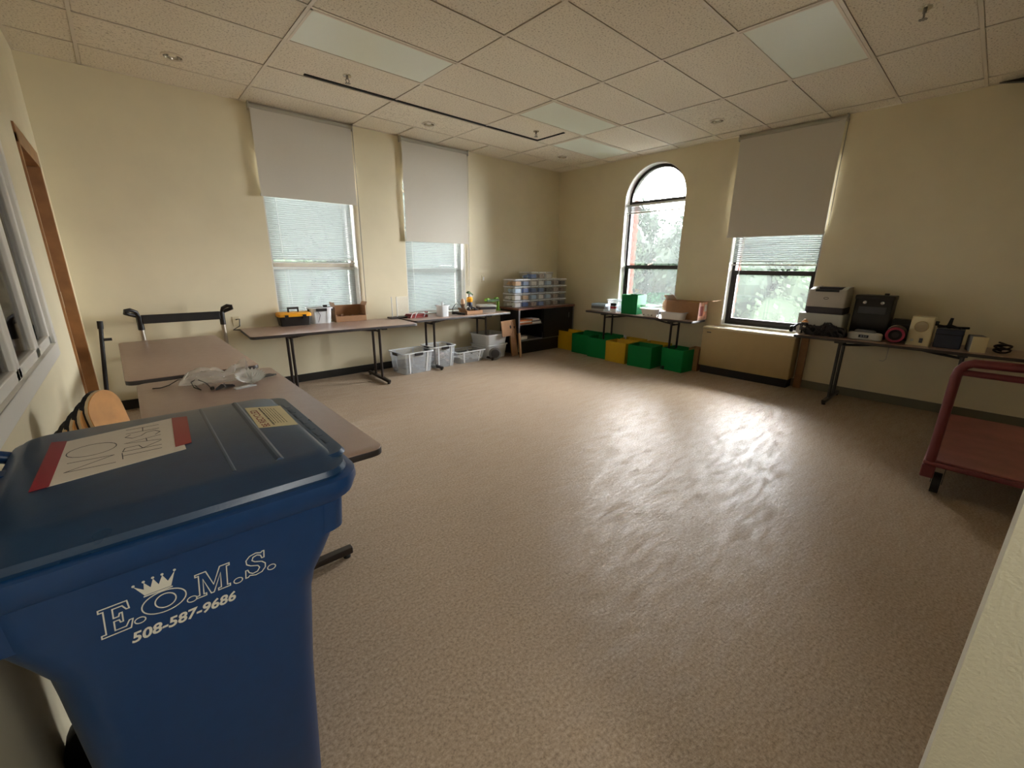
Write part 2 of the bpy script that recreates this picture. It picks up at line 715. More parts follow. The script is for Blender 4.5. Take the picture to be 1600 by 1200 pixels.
b_.box(XC, XB, YA - .02, YA, CH - .002, CH + .004).box(XB - .02, XB, YF, YA, CH - .002, CH + .004).box(XC, XC + .02, YF, YA, CH - .002, CH + .004)
b_.build('wall_angle', 'grid_white', ceil)
b_ = MB()
b_.box(1.57, 4.63, 4.635, 4.668, CH - .006, CH + .012).box(4.60, 4.63, 4.16, 4.668, CH - .006, CH + .012)
tag(b_.build('slot_strip', 'slot_black', ceil), 'long black L-shaped slot in the ceiling tiles')

LL = ['unlit ceiling light panel above the left window wall, nearest the left', 'small looking unlit light panel left of the arched window',
      'unlit greenish light panel at the upper right of the ceiling', 'pale light panel nearest the far corner of the ceiling',
      'unlit light panel almost above the camera']
for (lx, ly), lab in zip(LIGHTS[:4], LL):
    t = thing('ceiling_light', lab, 'ceiling light', (lx + .61, ly + .305, CH), 0, 'recessed ceiling light panels')
    fr = MB()
    for a in ((-.598, .598, -.293, -.275), (-.598, .598, .275, .293), (-.598, -.58, -.293, .293), (.58, .598, -.293, .293)):
        fr.box(*a, -.004, .03)
    fr.build('frame', 'grid_white', t)
    MB().box(-.585, .585, -.28, .28, .001, .008).build('diffuser', 'diffuser', t)
# close the fifth opening with tiles
tile(1.261, 2.481, 1.054, 1.664)

DL = [(.64, 5.06, 'recessed ceiling downlight near the left wall corner'), (3.16, 5.10, 'recessed downlight above the second roller shade'),
      (5.57, 5.04, 'recessed downlight nearest the far room corner'), (5.57, 2.60, 'recessed downlight in front of the right roller shade')]
for x, y, lab in DL:
    t = thing('downlight', lab, 'downlight', (x, y, CH), 0, 'round recessed downlights')
    MB().lathe([(.078, .012), (.084, 0), (.082, -.006), (.070, -.008), (.066, .0)], 24).build('trim_ring', 'grid_white', t, True)
    MB().lathe([(.066, -.002), (.060, .03), (.05, .055), (.02, .058)], 24, cap1=True).build('reflector', 'chrome', t, True)
    MB().lathe([(.004, .0), (.026, .004), (.032, .02), (.028, .05)], 14, cap0=True).build('bulb', 'bulb_glass', t, True)
SP = [(1.87, 4.40, 'sprinkler head below the long light panel'), (4.31, 4.37, 'sprinkler head beside the corner of the black ceiling slot'),
      (4.28, .69, 'sprinkler head at the upper right of the ceiling')]
for x, y, lab in SP:
    t = thing('sprinkler_head', lab, 'sprinkler', (x, y, CH), 0, 'pendent sprinkler heads')
    MB().lathe([(.038, 0), (.036, -.007), (.014, -.010)], 18, cap1=True).build('escutcheon', 'chrome', t, True)
    s_ = MB()
    s_.cyl((0, 0, -.008), (0, 0, -.03), .011)
    for sx in (-1, 1):
        s_.tube([(sx * .010, 0, -.028), (sx * .016, 0, -.045), (sx * .004, 0, -.064)], .0035, 6)
    s_.build('body', 'sprinkler_metal', t)
    d_ = MB().cyl((0, 0, -.064), (0, 0, -.067), .018, n=12)
    for k in range(8):
        a = 2 * PI * k / 8
        d_.box(.014, .024, -.004, .004, -.067, -.064, Matrix.Rotation(a, 4, 'Z'))
    d_.build('deflector', 'sprinkler_metal', t)
t = thing('ceiling_bracket', 'black two-bladed bracket where the ceiling meets the right wall', 'bracket', (6.30, .12, CH))
MB().prism([(.24, -.015), (-.5, -.015), (-.5, -.07), (.02, -.06)], lambda u, v, q: (q, u, v), -.02, .03).build('lower_blade', 'black_satin', t)
MB().prism([(.0, .0), (-.5, .0), (-.5, -.02), (-.06, -.018)], lambda u, v, q: (q, u, v), -.15, -.10).build('upper_blade', 'black_satin', t)
MB().box(-.12, .0, -.48, -.44, -.03, 0).build('cross_piece', 'black_satin', t)


# ---------------------------------------------------------------- windows
def frame_path(a, b, z0, zp, ins):
    r = (b - a) / 2 - ins
    return [(a + ins, z0 + ins)] + arc((a + b) / 2, zp, r, 180, 0, 22) + [(b - ins, z0 + ins)]


def window(name, fn, o, mat, meet, t0):
    a, b, zs, zp = o
    # frame: sweep between outer and inner outline
    fr = MB()
    po, pi_ = frame_path(a, b, zs, zp, .0), frame_path(a, b, zs, zp, .055)
    n = len(po)
    rings = [[fn(*po[i], t0), fn(*pi_[i], t0), fn(*pi_[i], t0 + .07), fn(*po[i], t0 + .07)] for i in range(n)]
    rings.append(rings[0])
    fr.loft(rings, False, False)
    root = struct(fr.build(name, mat))
    rail = MB()
    rail.prism([(a + .05, meet - .03), (b - .05, meet - .03), (b - .05, meet + .03), (a + .05, meet + .03)], fn, t0 + .005, t0 + .06)
    rail.build('meeting_rail', mat, root)
    # lower sash
    ls = MB()
    for q in ((a + .055, b - .055, zs + .055, zs + .10), (a + .055, a + .085, zs + .055, meet), (b - .085, b - .055, zs + .055, meet)):
        ls.prism([(q[0], q[2]), (q[1], q[2]), (q[1], q[3]), (q[0], q[3])], fn, t0 + .012, t0 + .05)
    ls.build('lower_sash', mat, root)
    tr = MB()
    tr.prism([(a + .05, zp - .03), (b - .05, zp - .03), (b - .05, zp + .01), (a + .05, zp + .01)], fn, t0 + .01, t0 + .06)
    tr.build('transom_bar', mat, root)
    g = MB().prism([(a + .06, zs + .06), (b - .06, zs + .06), (b - .06, meet), (a + .06, meet)], fn, t0 + .03, t0 + .034)
    g.build('pane', 'glass', root)
    g = MB().prism(frame_path(a, b, meet, zp, .055), fn, t0 + .044, t0 + .048)
    g.build('pane', 'glass', root)
    # white interior casing bead around the reveal
    cs = MB()
    po, pi_ = frame_path(a, b, zs, zp, .0), frame_path(a, b, zs, zp, .012)
    rings = [[fn(*po[i], .002), fn(*pi_[i], .002), fn(*pi_[i], t0), fn(*po[i], t0)] for i in range(n)]
    cs.loft(rings, True, True)
    cs.build('reveal_lining', 'trim_white', root)
    sl = MB().prism([(a, zs), (b, zs), (b, zs + .012), (a, zs + .012)], fn, .0, t0)
    sl.build('sill', 'trim_white', root)
    return root


window('window_1', fA, OA[0], 'frame_tan', 1.47, .14)
window('window_2', fA, OA[1], 'frame_tan', 1.42, .14)
window('window_3', fB, OB[1], 'frame_bronze', 1.50, .13)
window('window_4', fB, OB[0], 'frame_bronze', 1.44, .13)

# brick jambs outside the right-hand windows
for o in OB:
    a, b, zs, zp = o
    mo = MB()
    mo.box(XB + .215, XB + .42, b - .012, b + .10, zs, zp)
    root = struct(mo.build('trim_1', 'mortar'))
    bk = MB()
    z = zs
    k = 0
    while z < zp:
        off = .10 if k % 2 else 0
        for q in range(2):
            x0 = XB + .212 + q * .108 - off * .5
            bk.box(max(x0, XB + .212), min(x0 + .098, XB + .425), b - .020, b + .09, z + .005, z + .068)
        z += .075
        k += 1
    bk.build('brick_courses', 'brick', root)['kind'] = 'stuff'


def shade(label, fn, a, b, z0, chain_s, chain_z):
    loc = fn((a + b) / 2, CH, 0)
    t = thing('roller_shade', label, 'roller shade', (0, 0, 0), 0, 'pale grey roller shades')
    m = MB()
    n = 14
    front, back = [], []
    pts = []
    for i in range(n + 1):
        z = CH - .02 - (CH - .02 - z0) * i / n
        pts.append((-.045 - .004 * math.sin(i * .9), z))
    rows = 10
    vs_, fs_ = [], []
    for off in (0, .0015):
        for t_, z in pts:
            for j in range(rows + 1):
                s_ = a + .012 + (b - a - .024) * j / rows
                vs_.append(fn(s_, z, t_ - off + .002 * math.sin(j * 1.3 + z * 2)))
    N1 = (n + 1) * (rows + 1)
    for k in range(2):
        for i in range(n):
            for j in range(rows):
                p = k * N1 + i * (rows + 1) + j
                fs_.append((p, p + 1, p + rows + 2, p + rows + 1))
    m.add(vs_, fs_)
    m.build('fabric', 'shade_fabric', t, True)
    MB().prism([(a + .008, z0 - .012), (b - .008, z0 - .012), (b - .008, z0 + .018), (a + .008, z0 + .018)], fn, -.053, -.037).build('hem_bar', 'shade_fabric', t)
    r_ = MB().cyl(fn(a + .005, CH - .035, -.036), fn(b - .005, CH - .035, -.036), .026, n=16)
    r_.build('roller', 'shade_metal', t, True)
    for s_ in (a, b):
        MB().prism([(s_ - .006, CH - .075), (s_ + .006, CH - .075), (s_ + .006, CH - .002), (s_ - .006, CH - .002)], fn, -.07, 0).build('bracket', 'shade_metal', t)
    c_ = MB()
    for d in (-.006, .012):
        c_.tube([fn(chain_s, CH - .05, -.03 + d), fn(chain_s + .004, (CH + chain_z) / 2, -.03 + d), fn(chain_s, chain_z, -.02)], .0028, 5)
    c_.build('chain', 'gray_trim', t)
    return t


shade('leftmost grey roller shade, half lowered over the first window', fA, 1.325, 2.455, 2.245, 2.47, .82)
shade('grey roller shade over the second window, lowered further', fA, 3.12, 4.235, 1.835, 4.25, 1.17)
shade('grey roller shade over the rightmost window above the wall heater', fB, 1.487, 2.635, 1.915, 1.475, 2.0)


def blind(label, fn, a, b, ztop, zbot, t0, pitch=.024, tilt=-54, wand=None):
    t = thing('mini_blind', label, 'blind', (0, 0, 0), 0, 'white mini blinds')
    MB().prism([(a, ztop - .03), (b, ztop - .03), (b, ztop), (a, ztop)], fn, t0 - .014, t0 + .014).build('head_rail', 'blind_rail', t)
    n = int((ztop - .035 - zbot - .02) / pitch)
    sl = MB()
    hw = .0125
    ca, sa = math.cos(R(tilt)) * hw, math.sin(R(tilt)) * hw
    sec = [(-ca, -sa), (0, .0025), (ca, sa), (ca, sa - .0008), (0, .0012), (-ca, -sa - .0008)]
    base = None
    for k in range(n):
        z = ztop - .04 - k * pitch
        if base is None:
            m = MB()
            m.loft([[fn(s_, v, t0 + u) for u, v in sec] for s_ in (a + .004, b - .004)])
            base = m.build('slat', 'blind_slat', t)
            base.location = (0, 0, z)
        else:
            share(base, 'slat', t, (0, 0, z))
    MB().prism([(a + .003, zbot), (b - .003, zbot), (b - .003, zbot + .018), (a + .003, zbot + .018)], fn, t0 - .012, t0 + .012).build('bottom_rail', 'blind_rail', t)
    cd = MB()
    for s_ in (a + .13, b - .13):
        cd.tube([fn(s_, ztop - .02, t0 - .013), fn(s_, zbot + .01, t0 - .013)], .0012, 4)
    cd.build('ladder_cord', 'cord', t)['kind'] = 'stuff'
    if wand:
        MB().tube([fn(wand[0], ztop - .03, t0 - .02), fn(wand[0] + .004, wand[1], t0 - .022)], .003, 6).build('wand', 'clear_rim', t)
    return t


blind('mini blind filling the upper part of the leftmost window', fA, 1.385, 2.395, 2.36, 1.50, .07, wand=(1.50, 1.62))
blind('mini blind covering the lower part of the leftmost window', fA, 1.385, 2.395, 1.455, .76, .105, wand=(1.55, 1.0))
blind('mini blind covering the second window from top to sill', fA, 3.155, 4.165, 2.0, .76, .075, wand=(3.27, 1.1))
blind('mini blind raised to the middle of the rightmost window', fB, 1.53, 2.55, 2.02, 1.535, .07, pitch=.026, wand=(2.43, 1.22))
# raised blind in the arched window
t = thing('mini_blind', 'mini blind fully raised across the arched window', 'blind', (0, 0, 0), 0, 'white mini blinds')
fn = fB
MB().prism([(3.33, 2.455), (4.345, 2.455), (4.345, 2.485), (3.33, 2.485)], fn, .05, .08).build('head_rail', 'blind_rail', t)
for k in range(9):
    z = 2.444 - k * .0085
    MB().prism([(3.34, z), (4.335, z), (4.335, z + .004), (3.34, z + .004)], fn, .055 + .002 * (k % 2), .078).build('slat', 'blind_slat', t)
MB().prism([(3.335, 2.345), (4.34, 2.345), (4.34, 2.362), (3.335, 2.362)], fn, .053, .08).build('bottom_rail', 'blind_rail', t)
MB().tube([fn(4.30, 2.46, .045), fn(4.30, 1.30, .045)], .0025, 5).build('wand', 'clear_rim', t)

# ---------------------------------------------------------------- interior window and door on the left wall
wn = MB()
CW = .075
for q in ((WY0 - CW, WY1 + CW, WZ0 - CW, WZ0), (WY0 - CW, WY1 + CW, WZ1, WZ1 + CW), (WY0 - CW, WY0, WZ0, WZ1), (WY1, WY1 + CW, WZ0, WZ1)):
    wn.box(XC, XC + .022, q[0], q[1], q[2], q[3])
wroot = struct(wn.build('window_5', 'trim_white', bevel=.004))
muls = [WY0, 1.79, 2.40, 2.93, WY1]
for k, (y0, y1) in enumerate(zip(muls[:-1], muls[1:])):
    m = MB()
    for q in ((y0, y1, WZ0, WZ0 + .045), (y0, y1, WZ1 - .045, WZ1), (y0, y0 + .05, WZ0, WZ1), (y1 - .05, y1, WZ0, WZ1)):
        m.box(XC - .024, XC + .006, *q)
    m.build('sash', 'trim_white', wroot, bevel=.004)
    MB().box(XC - .014, XC - .010, y0 + .05, y1 - .05, WZ0 + .045, WZ1 - .045).build('pane', 'glass_interior', wroot)
for y0, y1 in zip(muls[:-1], muls[1:]):
    MB().box(XC - .040, XC - .024, y0 + .03, y1 - .03, WZ0 + .02, WZ1 - .02).build('dark_backing', 'dark_backing', wroot)  # added dark sheet behind each pane, stands in for the unlit room beyond

d = MB()
JX0 = XC - .15
d.box(JX0, XC + .012, DY0, DY0 + .05, 0, DZ)
d.box(JX0, XC + .012, DY1 - .05, DY1, 0, DZ)
d.box(JX0, XC + .012, DY0, DY1, DZ - .06, DZ + .06)
droot = struct(d.build('door_1', 'oak', bevel=.003))
MB().box(XC - .115, XC - .07, DY0 + .05, DY1 - .05, .005, DZ - .06).build('door_leaf', 'oak_door', droot)
h = MB()
h.cyl((XC - .07, DY0 + .13, 1.0), (XC - .02, DY0 + .13, 1.0), .012)
h.tube([(XC - .02, DY0 + .12, 1.0), (XC - .02, DY0 + .24, 1.0)], .009, 8)
h.build('door_handle', 'steel', droot, True)
MB().box(XC - .07, XC - .062, DY1 - .20, DY1 - .08, 1.10, 1.24).build('sign_plate', 'cream_light', droot)
# outlet on the back wall
t = thing('wall_switch', 'white switch plate on the wall left of the cabinet', 'wall switch', (4.56, YA, 1.28))
MB().box(-.035, .035, -.006, 0, -.057, .057).build('plate', 'cream_light', t, bevel=.002)
MB().box(-.014, .014, -.010, -.005, -.03, .03).build('rocker', 'white_plastic', t)
t = thing('wall_outlet', 'outlet plate with a cord on the wall by the cart handle', 'outlet', (.90, YA, .84))
MB().box(-.035, .035, -.006, 0, -.057, .057).build('plate', 'cream_light', t, bevel=.002)
MB().tube([(0, -.012, .02), (.03, -.05, .03), (.02, -.06, -.05), (-.05, -.05, -.09), (.12, -.05, -.10)], .006, 6).build('cord', 'black_plastic', t)

# ---------------------------------------------------------------- outside
mb = MB().box(6.75, 120, -60, 90, -6.2, -6.0).box(-40, 6.75, 6.4, 90, -6.2, -6.0)
struct(mb.build('ground', 'asphalt'))


def tree_mesh(seed, mat, h=9.0, cr=3.2, leaves=9000):
    rr = random.Random(seed)
    t = bpy.data.objects.new('leafy_tree', None)
    C.objects.link(t)
    b = MB()
    b.tube([(0, 0, 0), (.1, .05, h * .3), (0, .1, h * .62), (.1, 0, h * .85)], [.26, .2, .13, .05], 8)
    for k in range(6):
        a = k * 1.05 + rr.random()
        z = h * (.35 + .08 * k)
        b.tube([(0, .05, z), (math.cos(a) * .9, math.sin(a) * .9, z + .7), (math.cos(a) * 1.9, math.sin(a) * 1.9, z + 1.1)], [.09, .06, .02], 6)
    b.build('trunk', 'bark', t)
    blobs = []
    for k in range(15):
        a = rr.uniform(0, 2 * PI)
        rad = rr.uniform(.2, 1) * cr * .72
        z = rr.uniform(.28, .92) * h
        rad *= 1.05 - .65 * max(0, z / h - .5) * 2
        blobs.append((math.cos(a) * rad, math.sin(a) * rad, z, rr.uniform(.9, 1.5) * cr * .36))
    m = MB()
    vs_, fs_ = [], []
    for k in range(leaves):
        bx, by, bz, br = blobs[k % len(blobs)]
        d_ = Vector((rr.gauss(0, 1), rr.gauss(0, 1), rr.gauss(0, 1))).normalized()
        p = Vector((bx, by, bz)) + d_ * br * (rr.uniform(.72, 1.05))
        nrm = (d_ + Vector((rr.gauss(0, .5), rr.gauss(0, .5), rr.gauss(0, .5)))).normalized()
        u = nrm.orthogonal().normalized()
        v = nrm.cross(u)
        s_ = rr.uniform(.06, .14)
        o = len(vs_)
        vs_ += [p - u * s_, p + v * s_ * .6, p + u * s_ * 1.2, p - v * s_ * .6]
        fs_.append((o, o + 1, o + 2, o + 3))
    m.add(vs_, fs_)
    for bx, by, bz, br in blobs:
        q = br * .74
        m.lathe([(q * math.sin(PI * i / 6) + .001, bz - q * math.cos(PI * i / 6)) for i in range(7)], 9, (bx, by, 0))
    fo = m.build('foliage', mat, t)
    fo['kind'] = 'stuff'
    return t


protos = [tree_mesh(1, 'foliage'), tree_mesh(2, 'foliage_pale', 8.4, 3.4), tree_mesh(3, 'foliage', 9.6, 3.0)]
spots = []
for i in range(7):
    if i in (1, 2, 3, 4, 5):
        spots.append((19.0 + (i % 2) * 1.6, 2.6 + i * 2.6, i % 3, 1.0 + .05 * (i % 3)))
for i in range(7):
    spots.append((25.0 + (i % 2) * 2.0, 2.4 + i * 3.7, (i + 1) % 3, 1.12 + .06 * ((i * 2) % 3)))
for i in range(6):
    spots.append((3.6 + i * 3.1, 19.5 + (i % 2) * 1.5, (i + 1) % 3, 1.36 + .05 * (i % 3)))
used = set()
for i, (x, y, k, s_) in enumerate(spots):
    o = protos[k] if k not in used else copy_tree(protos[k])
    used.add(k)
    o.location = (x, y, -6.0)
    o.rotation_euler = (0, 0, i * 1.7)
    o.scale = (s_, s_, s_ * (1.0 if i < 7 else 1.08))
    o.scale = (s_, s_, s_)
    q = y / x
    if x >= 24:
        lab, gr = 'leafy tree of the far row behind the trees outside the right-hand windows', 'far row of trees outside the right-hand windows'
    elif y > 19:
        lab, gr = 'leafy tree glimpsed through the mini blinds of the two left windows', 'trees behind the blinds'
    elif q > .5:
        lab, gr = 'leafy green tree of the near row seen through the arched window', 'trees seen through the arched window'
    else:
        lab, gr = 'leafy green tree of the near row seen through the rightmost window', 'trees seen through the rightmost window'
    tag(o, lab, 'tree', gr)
protos = None


# ---------------------------------------------------------------- folding tables
TZ = .76


def make_table(label, loc, rz, L, D, inset=.43, leg='leg_metal', tilt=0):
    t = thing('folding_table', label, 'table', loc, rz, 'folding tables around the room')
    hx, hy = L / 2, D / 2
    m = MB()
    m.loft([rrect(-hx, hx, -hy, hy, .05, z, 5, ins) for z, ins in ((TZ - .003, 0), (TZ - .0005, .001), (TZ, .003))])
    m.build('tabletop', 'table_laminate', t, True)
    m = MB()
    m.loft([rrect(-hx, hx, -hy, hy, .05, z, 5, ins) for z, ins in ((TZ - .032, .004), (TZ - .029, -.001), (TZ - .006, -.001), (TZ - .003, .0005))])
    m.build('edge_band', 'table_edge', t, True)
    for sx in (-1, 1):
        x = sx * (hx - inset)
        for sy in (-1, 1):
            MB().tube([(x, sy * .11, .055), (x, sy * .11, TZ - .05)], .0165, 10).build('leg', leg, t, True)
        fy = min(hy + .02, .34)
        MB().rbox(x - .02, x + .02, -fy, fy, .02, .055, .008).build('foot', leg, t, True)
        for sy in (-1, 1):
            MB().lathe([(.010, .025), (.012, .02), (.019, .012), (.019, 0)], 12, (x, sy * (fy - .03), 0), cap1=True).build('foot_glide', 'rubber', t, True)
        MB().rbox(x - .035, x + .035, -hy * .82, hy * .82, TZ - .056, TZ - .032, .008).build('crossbar', leg, t)
        MB().tube([(x, -.11, TZ - .10), (x, .11, TZ - .10)], .011, 8).build('spreader', leg, t)
        MB().tube([(x, 0, TZ - .10), (x - sx * .20, 0, TZ - .075), (x - sx * .42, 0, TZ - .04)], .013, 8).build('brace', leg, t)
    MB().box(-hx * .8, hx * .8, -.02, .02, TZ - .045, TZ - .032).build('center_rail', leg, t)
    return t


make_table('long brown folding table in the foreground behind the blue bin', (.325, 2.51, 0), R(90), 1.88, .75)
make_table('brown folding table at the left with a black cart handle behind its far end', (.262, 4.49, 0), R(91), 1.83, .76)
make_table('brown folding table in front of the leftmost window', (1.845, 5.335, 0), R(-2.6), 1.90, .74)
make_table('folding table under the second window, cluttered with small items', (3.78, 5.50, 0), R(2.2), 1.84, .56, .42)
make_table('folding table with the green box and cardboard carton by the arched window', (6.155, 3.74, 0), R(88.5 + 180), 1.96, .45, .36)
make_table('dark folding table at the right carrying printers and a radio', (6.05, .55, 0), R(90), 1.83, .60, .43, 'leg_gray')

# ---------------------------------------------------------------- the blue wheeled bin
B = thing('wheeled_recycling_bin', 'large blue wheeled recycling bin with a closed lid in the left foreground', 'recycling bin', (0, 0, 0))


def sect(z, x0, x1, y0, y1, r, n=6):
    return rrect(x0, x1, y0, y1, r, z, n)


body = MB()
body.loft([sect(.03, -.205, .185, 1.005, 1.575, .05), sect(.05, -.215, .192, .998, 1.58, .06), sect(.45, -.222, .212, .985, 1.60, .07),
           sect(.70, -.23, .232, .974, 1.62, .07), sect(.755, -.232, .245, .968, 1.625, .07), sect(.80, -.25, .268, .965, 1.63, .065),
           sect(.845, -.27, .288, .962, 1.635, .06), sect(.87, -.275, .292, .961, 1.637, .05), sect(.96, -.28, .300, .957, 1.64, .05)])
body.build('body', 'bin_blue', B, True)
rim = MB()
rim.loft([sect(.865, -.285, .304, .965, 1.63, .03), sect(.867, -.285, .312, .965, 1.63, .03), sect(.962, -.287, .318, .96, 1.635, .03), sect(.964, -.28, .30, .962, 1.63, .03)])
rim.build('front_rib', 'bin_blue', B, True)
# rolled rim under the lid, deeper lip at the front
rim = MB()
rim.loft([sect(.952, -.29, .335, .950, 1.65, .06), sect(.958, -.296, .352, .944, 1.658, .075), sect(.985, -.30, .366, .940, 1.665, .085), sect(1.003, -.298, .364, .942, 1.664, .083), sect(1.008, -.29, .352, .950, 1.655, .075)])
rim.build('rim', 'bin_blue', B, True)
lid = MB()
rings = [sect(1.006, -.285, .335, .955, 1.66, .06), sect(1.016, -.29, .342, .952, 1.668, .065), sect(1.028, -.287, .338, .958, 1.664, .065),
         sect(1.034, -.275, .320, .985, 1.645, .06), sect(1.046, -.262, .312, 1.018, 1.625, .05), sect(1.050, -.25, .303, 1.04, 1.61, .045)]
lid.loft(rings)
lid.build('lid', 'bin_lid_blue', B, True)
lp = MB()
lp.loft([sect(1.022, .27, .352, 1.02, 1.62, .06), sect(1.032, .27, .358, 1.015, 1.625, .06), sect(1.040, .27, .352, 1.022, 1.618, .055)])
lp.build('front_lip', 'bin_lid_blue', B, True)
for x, wd, hgt in ((.205, .010, .0045), (.112, .006, .0018)):
    m = MB()
    m.loft([[(x - wd, y, 1.0495), (x - wd * .3, y, 1.0495 + hgt), (x + wd * .3, y, 1.0495 + hgt), (x + wd, y, 1.0495)] for y in (1.05, 1.60)])
    m.build('lid_ridge', 'bin_lid_blue', B)
hd = MB()
hd.tube([(-.26, 1.03, 1.0), (-.325, 1.03, 1.03), (-.345, 1.06, 1.035), (-.345, 1.55, 1.035), (-.325, 1.58, 1.03), (-.26, 1.58, 1.0)], .016, 10)
for y in (1.2, 1.41):
    hd.box(-.345, -.27, y - .02, y + .02, 1.015, 1.035)
hd.build('handle', 'bin_blue', B, True)
for y in (1.08, 1.50):
    wl = MB()
    wl.cyl((-.235, y - .03, .125), (-.235, y + .03, .125), .124, n=28)
    wl.build('wheel', 'rubber', B, True)
MB().cyl((-.235, 1.0, .125), (-.235, 1.58, .125), .012).build('axle', 'steel', B)
# printed side: E.O.M.S. with a crown, phone number below
yf = lambda z: .957 + (.96 - z) * .006 / .115 - .0006
fS = lambda u, v, t_: (u, .957 + max(0, (.96 - v)) * .052 - t_ - .0004, v)
lg = MB()
SW = .0022


def tp(pts, ox, oz, sx, sz, sh=.10):
    return [(ox + (u + v * sh) * sx, oz + v * sz) for u, v in pts]


E_ = [(0, 0), (.78, 0), (.86, .30), (.76, .30), (.66, .12), (.36, .12), (.36, .44), (.50, .44), (.53, .34), (.60, .34), (.60, .66), (.53, .66), (.50, .56), (.36, .56), (.36, .88), (.62, .88), (.72, .72), (.80, .72), (.76, 1), (0, 1), (0, .90), (.12, .90), (.12, .10), (0, .10)]
M_ = [(0, 0), (.34, 0), (.34, .09), (.25, .09), (.25, .72), (.50, .0), (.60, .0), (.86, .72), (.86, .09), (.76, .09), (.76, 0), (1.18, 0), (1.18, .09), (1.08, .09), (1.08, .91), (1.18, .91), (1.18, 1), (.84, 1), (.60, .34), (.36, 1), (0, 1), (0, .91), (.11, .91), (.11, .09), (0, .09)]
S_ = [(0, .02), (.08, .02), (.14, .08), (.34, 0), (.56, .04), (.68, .20), (.68, .38), (.56, .52), (.32, .62), (.22, .72), (.26, .85), (.40, .89), (.52, .82), (.56, .68), (.64, .68), (.64, .98), (.57, .98), (.53, .93), (.36, 1), (.14, .95), (.02, .80), (.04, .62), (.18, .50), (.42, .40), (.48, .28), (.40, .14), (.24, .12), (.12, .22), (.07, .36), (0, .36)]
ribbon(lg, tp(E_, -.143, .828, .052, .062), fS, SW, .0006, True)
ribbon(lg, tp(M_, .000, .832, .050, .056), fS, SW, .0006, True)
ribbon(lg, tp(S_, .088, .832, .056, .055), fS, SW, .0006, True)
ell = lambda cx, cz, rx, rz_: [(cx + rx * math.cos(2 * PI * i / 32), cz + rz_ * math.sin(2 * PI * i / 32)) for i in range(32)]
ribbon(lg, ell(-.048, .857, .034, .024), fS, SW, .0006, True)
ribbon(lg, ell(-.046, .858, .016, .0155), fS, SW, .0006, True)
for dx in (-.088, -.007, .074, .139):
    ribbon(lg, ell(dx, .836, .008, .0065), fS, SW * .9, .0006, True)
cr = [(-.020, 0), (.020, 0), (.030, .030), (.017, .013), (.011, .030), (.003, .013), (-.003, .030), (-.009, .013), (-.017, .028), (-.019, .013), (-.032, .026)]
cw = MB()
cpts = [(-.053 + u, .886 + v) for u, v in cr]
base = [(-.053 + u, .886) for u in (-.020, .020)]
for p, q, r_ in ((0, 1, 3), (0, 3, 5), (0, 5, 7), (0, 7, 9), (1, 2, 3), (3, 4, 5), (5, 6, 7), (7, 8, 9), (0, 9, 10)):
    cw.prism([cpts[p], cpts[q], cpts[r_]], fS, 0, .0006)
for u, v in ((.030, .032), (.011, .032), (-.003, .032), (-.017, .030), (-.032, .028)):
    cw.prism([(-.053 + u + .0025 * math.cos(a), .886 + v + .0025 * math.sin(a)) for a in [2 * PI * i / 8 for i in range(8)]], fS, 0, .0006)
ribbon(cw, [(-.075, .8835), (-.031, .8835)], fS, .0025, .0006)
cw.build('crown_emblem', 'logo_white', B)
lg.build('printed_letters', 'logo_white', B)
ph = MB()
text_mesh(ph, '508-587-9686', .031, lambda x, y, t_: fS(-.108 + x, .792 + y, .0005 + t_), bold=.0009, shear=.22, sx=.98)
ph.build('printed_phone_number', 'logo_white', B)
# paper sign taped to the lid
ZL = 1.0505
sg = MB().loft([[(-.19, 1.215, z), (.045, 1.262, z), (.042, 1.558, z), (-.182, 1.512, z)] for z in (ZL, ZL + .0008)])
sg.build('paper_sign', 'paper', B)
for q in (((-.215, 1.208), (-.187, 1.214), (-.179, 1.515), (-.208, 1.528)), ((.026, 1.292), (.060, 1.300), (.073, 1.545), (.037, 1.556))):
    tpm = MB().loft([[(x, y, z) for x, y in q] for z in (ZL + .0009, ZL + .0014)])
    tpm.build('red_tape', 'red_tape', B)
hw_ = MB()
# handwriting: u runs along +y (reading direction), v along -x (letter height)
fH = lambda ox, oy: (lambda u, v, t_: (ox - v + .12 * u * .2, oy + u, ZL + .0009 + t_))


def strokes(lst, ox, oy, su, sv):
    for pts in lst:
        ribbon(hw_, [(u * su, v * sv) for u, v in pts], fH(ox, oy), .0018, .0003)


strokes([[(0, 0), (.02, 1)], [(.02, 1), (.5, .05)], [(.5, .05), (.55, 1.0)]], -.085, 1.275, .11, .085)
strokes([[(.5 + .5 * math.cos(2 * PI * i / 20 + 1.4), .5 + .5 * math.sin(2 * PI * i / 20 + 1.4)) for i in range(21)]], -.085, 1.36, .085, .09)
TR = [([(0, .95), (.9, 1)],), ]
strokes([[(0, .97), (1, 1.0)], [(.5, .98), (.52, 0)]], .000, 1.285, .045, .075)
strokes([[(0, 0), (.05, 1), (.6, .95), (.65, .6), (.05, .5), (.8, .0)]], .002, 1.335, .045, .075)
strokes([[(0, 0), (.45, 1), (.9, 0)], [(.2, .4), (.75, .42)]], .003, 1.378, .045, .072)
strokes([[(.85, .85), (.5, 1), (.1, .8), (.3, .55), (.75, .4), (.85, .15), (.4, 0), (0, .15)]], .004, 1.428, .045, .072)
strokes([[(0, 0), (0, 1)], [(.85, 0), (.85, 1)], [(0, .5), (.85, .5)]], .004, 1.48, .04, .07)
hw_.build('handwriting', 'ink', B)
st = MB().loft([[(.214, 1.305, z), (.306, 1.265, z), (.312, 1.478, z), (.220, 1.523, z)] for z in (ZL - .0005, ZL + .0007)])
st.build('label_sticker', 'sticker', B)
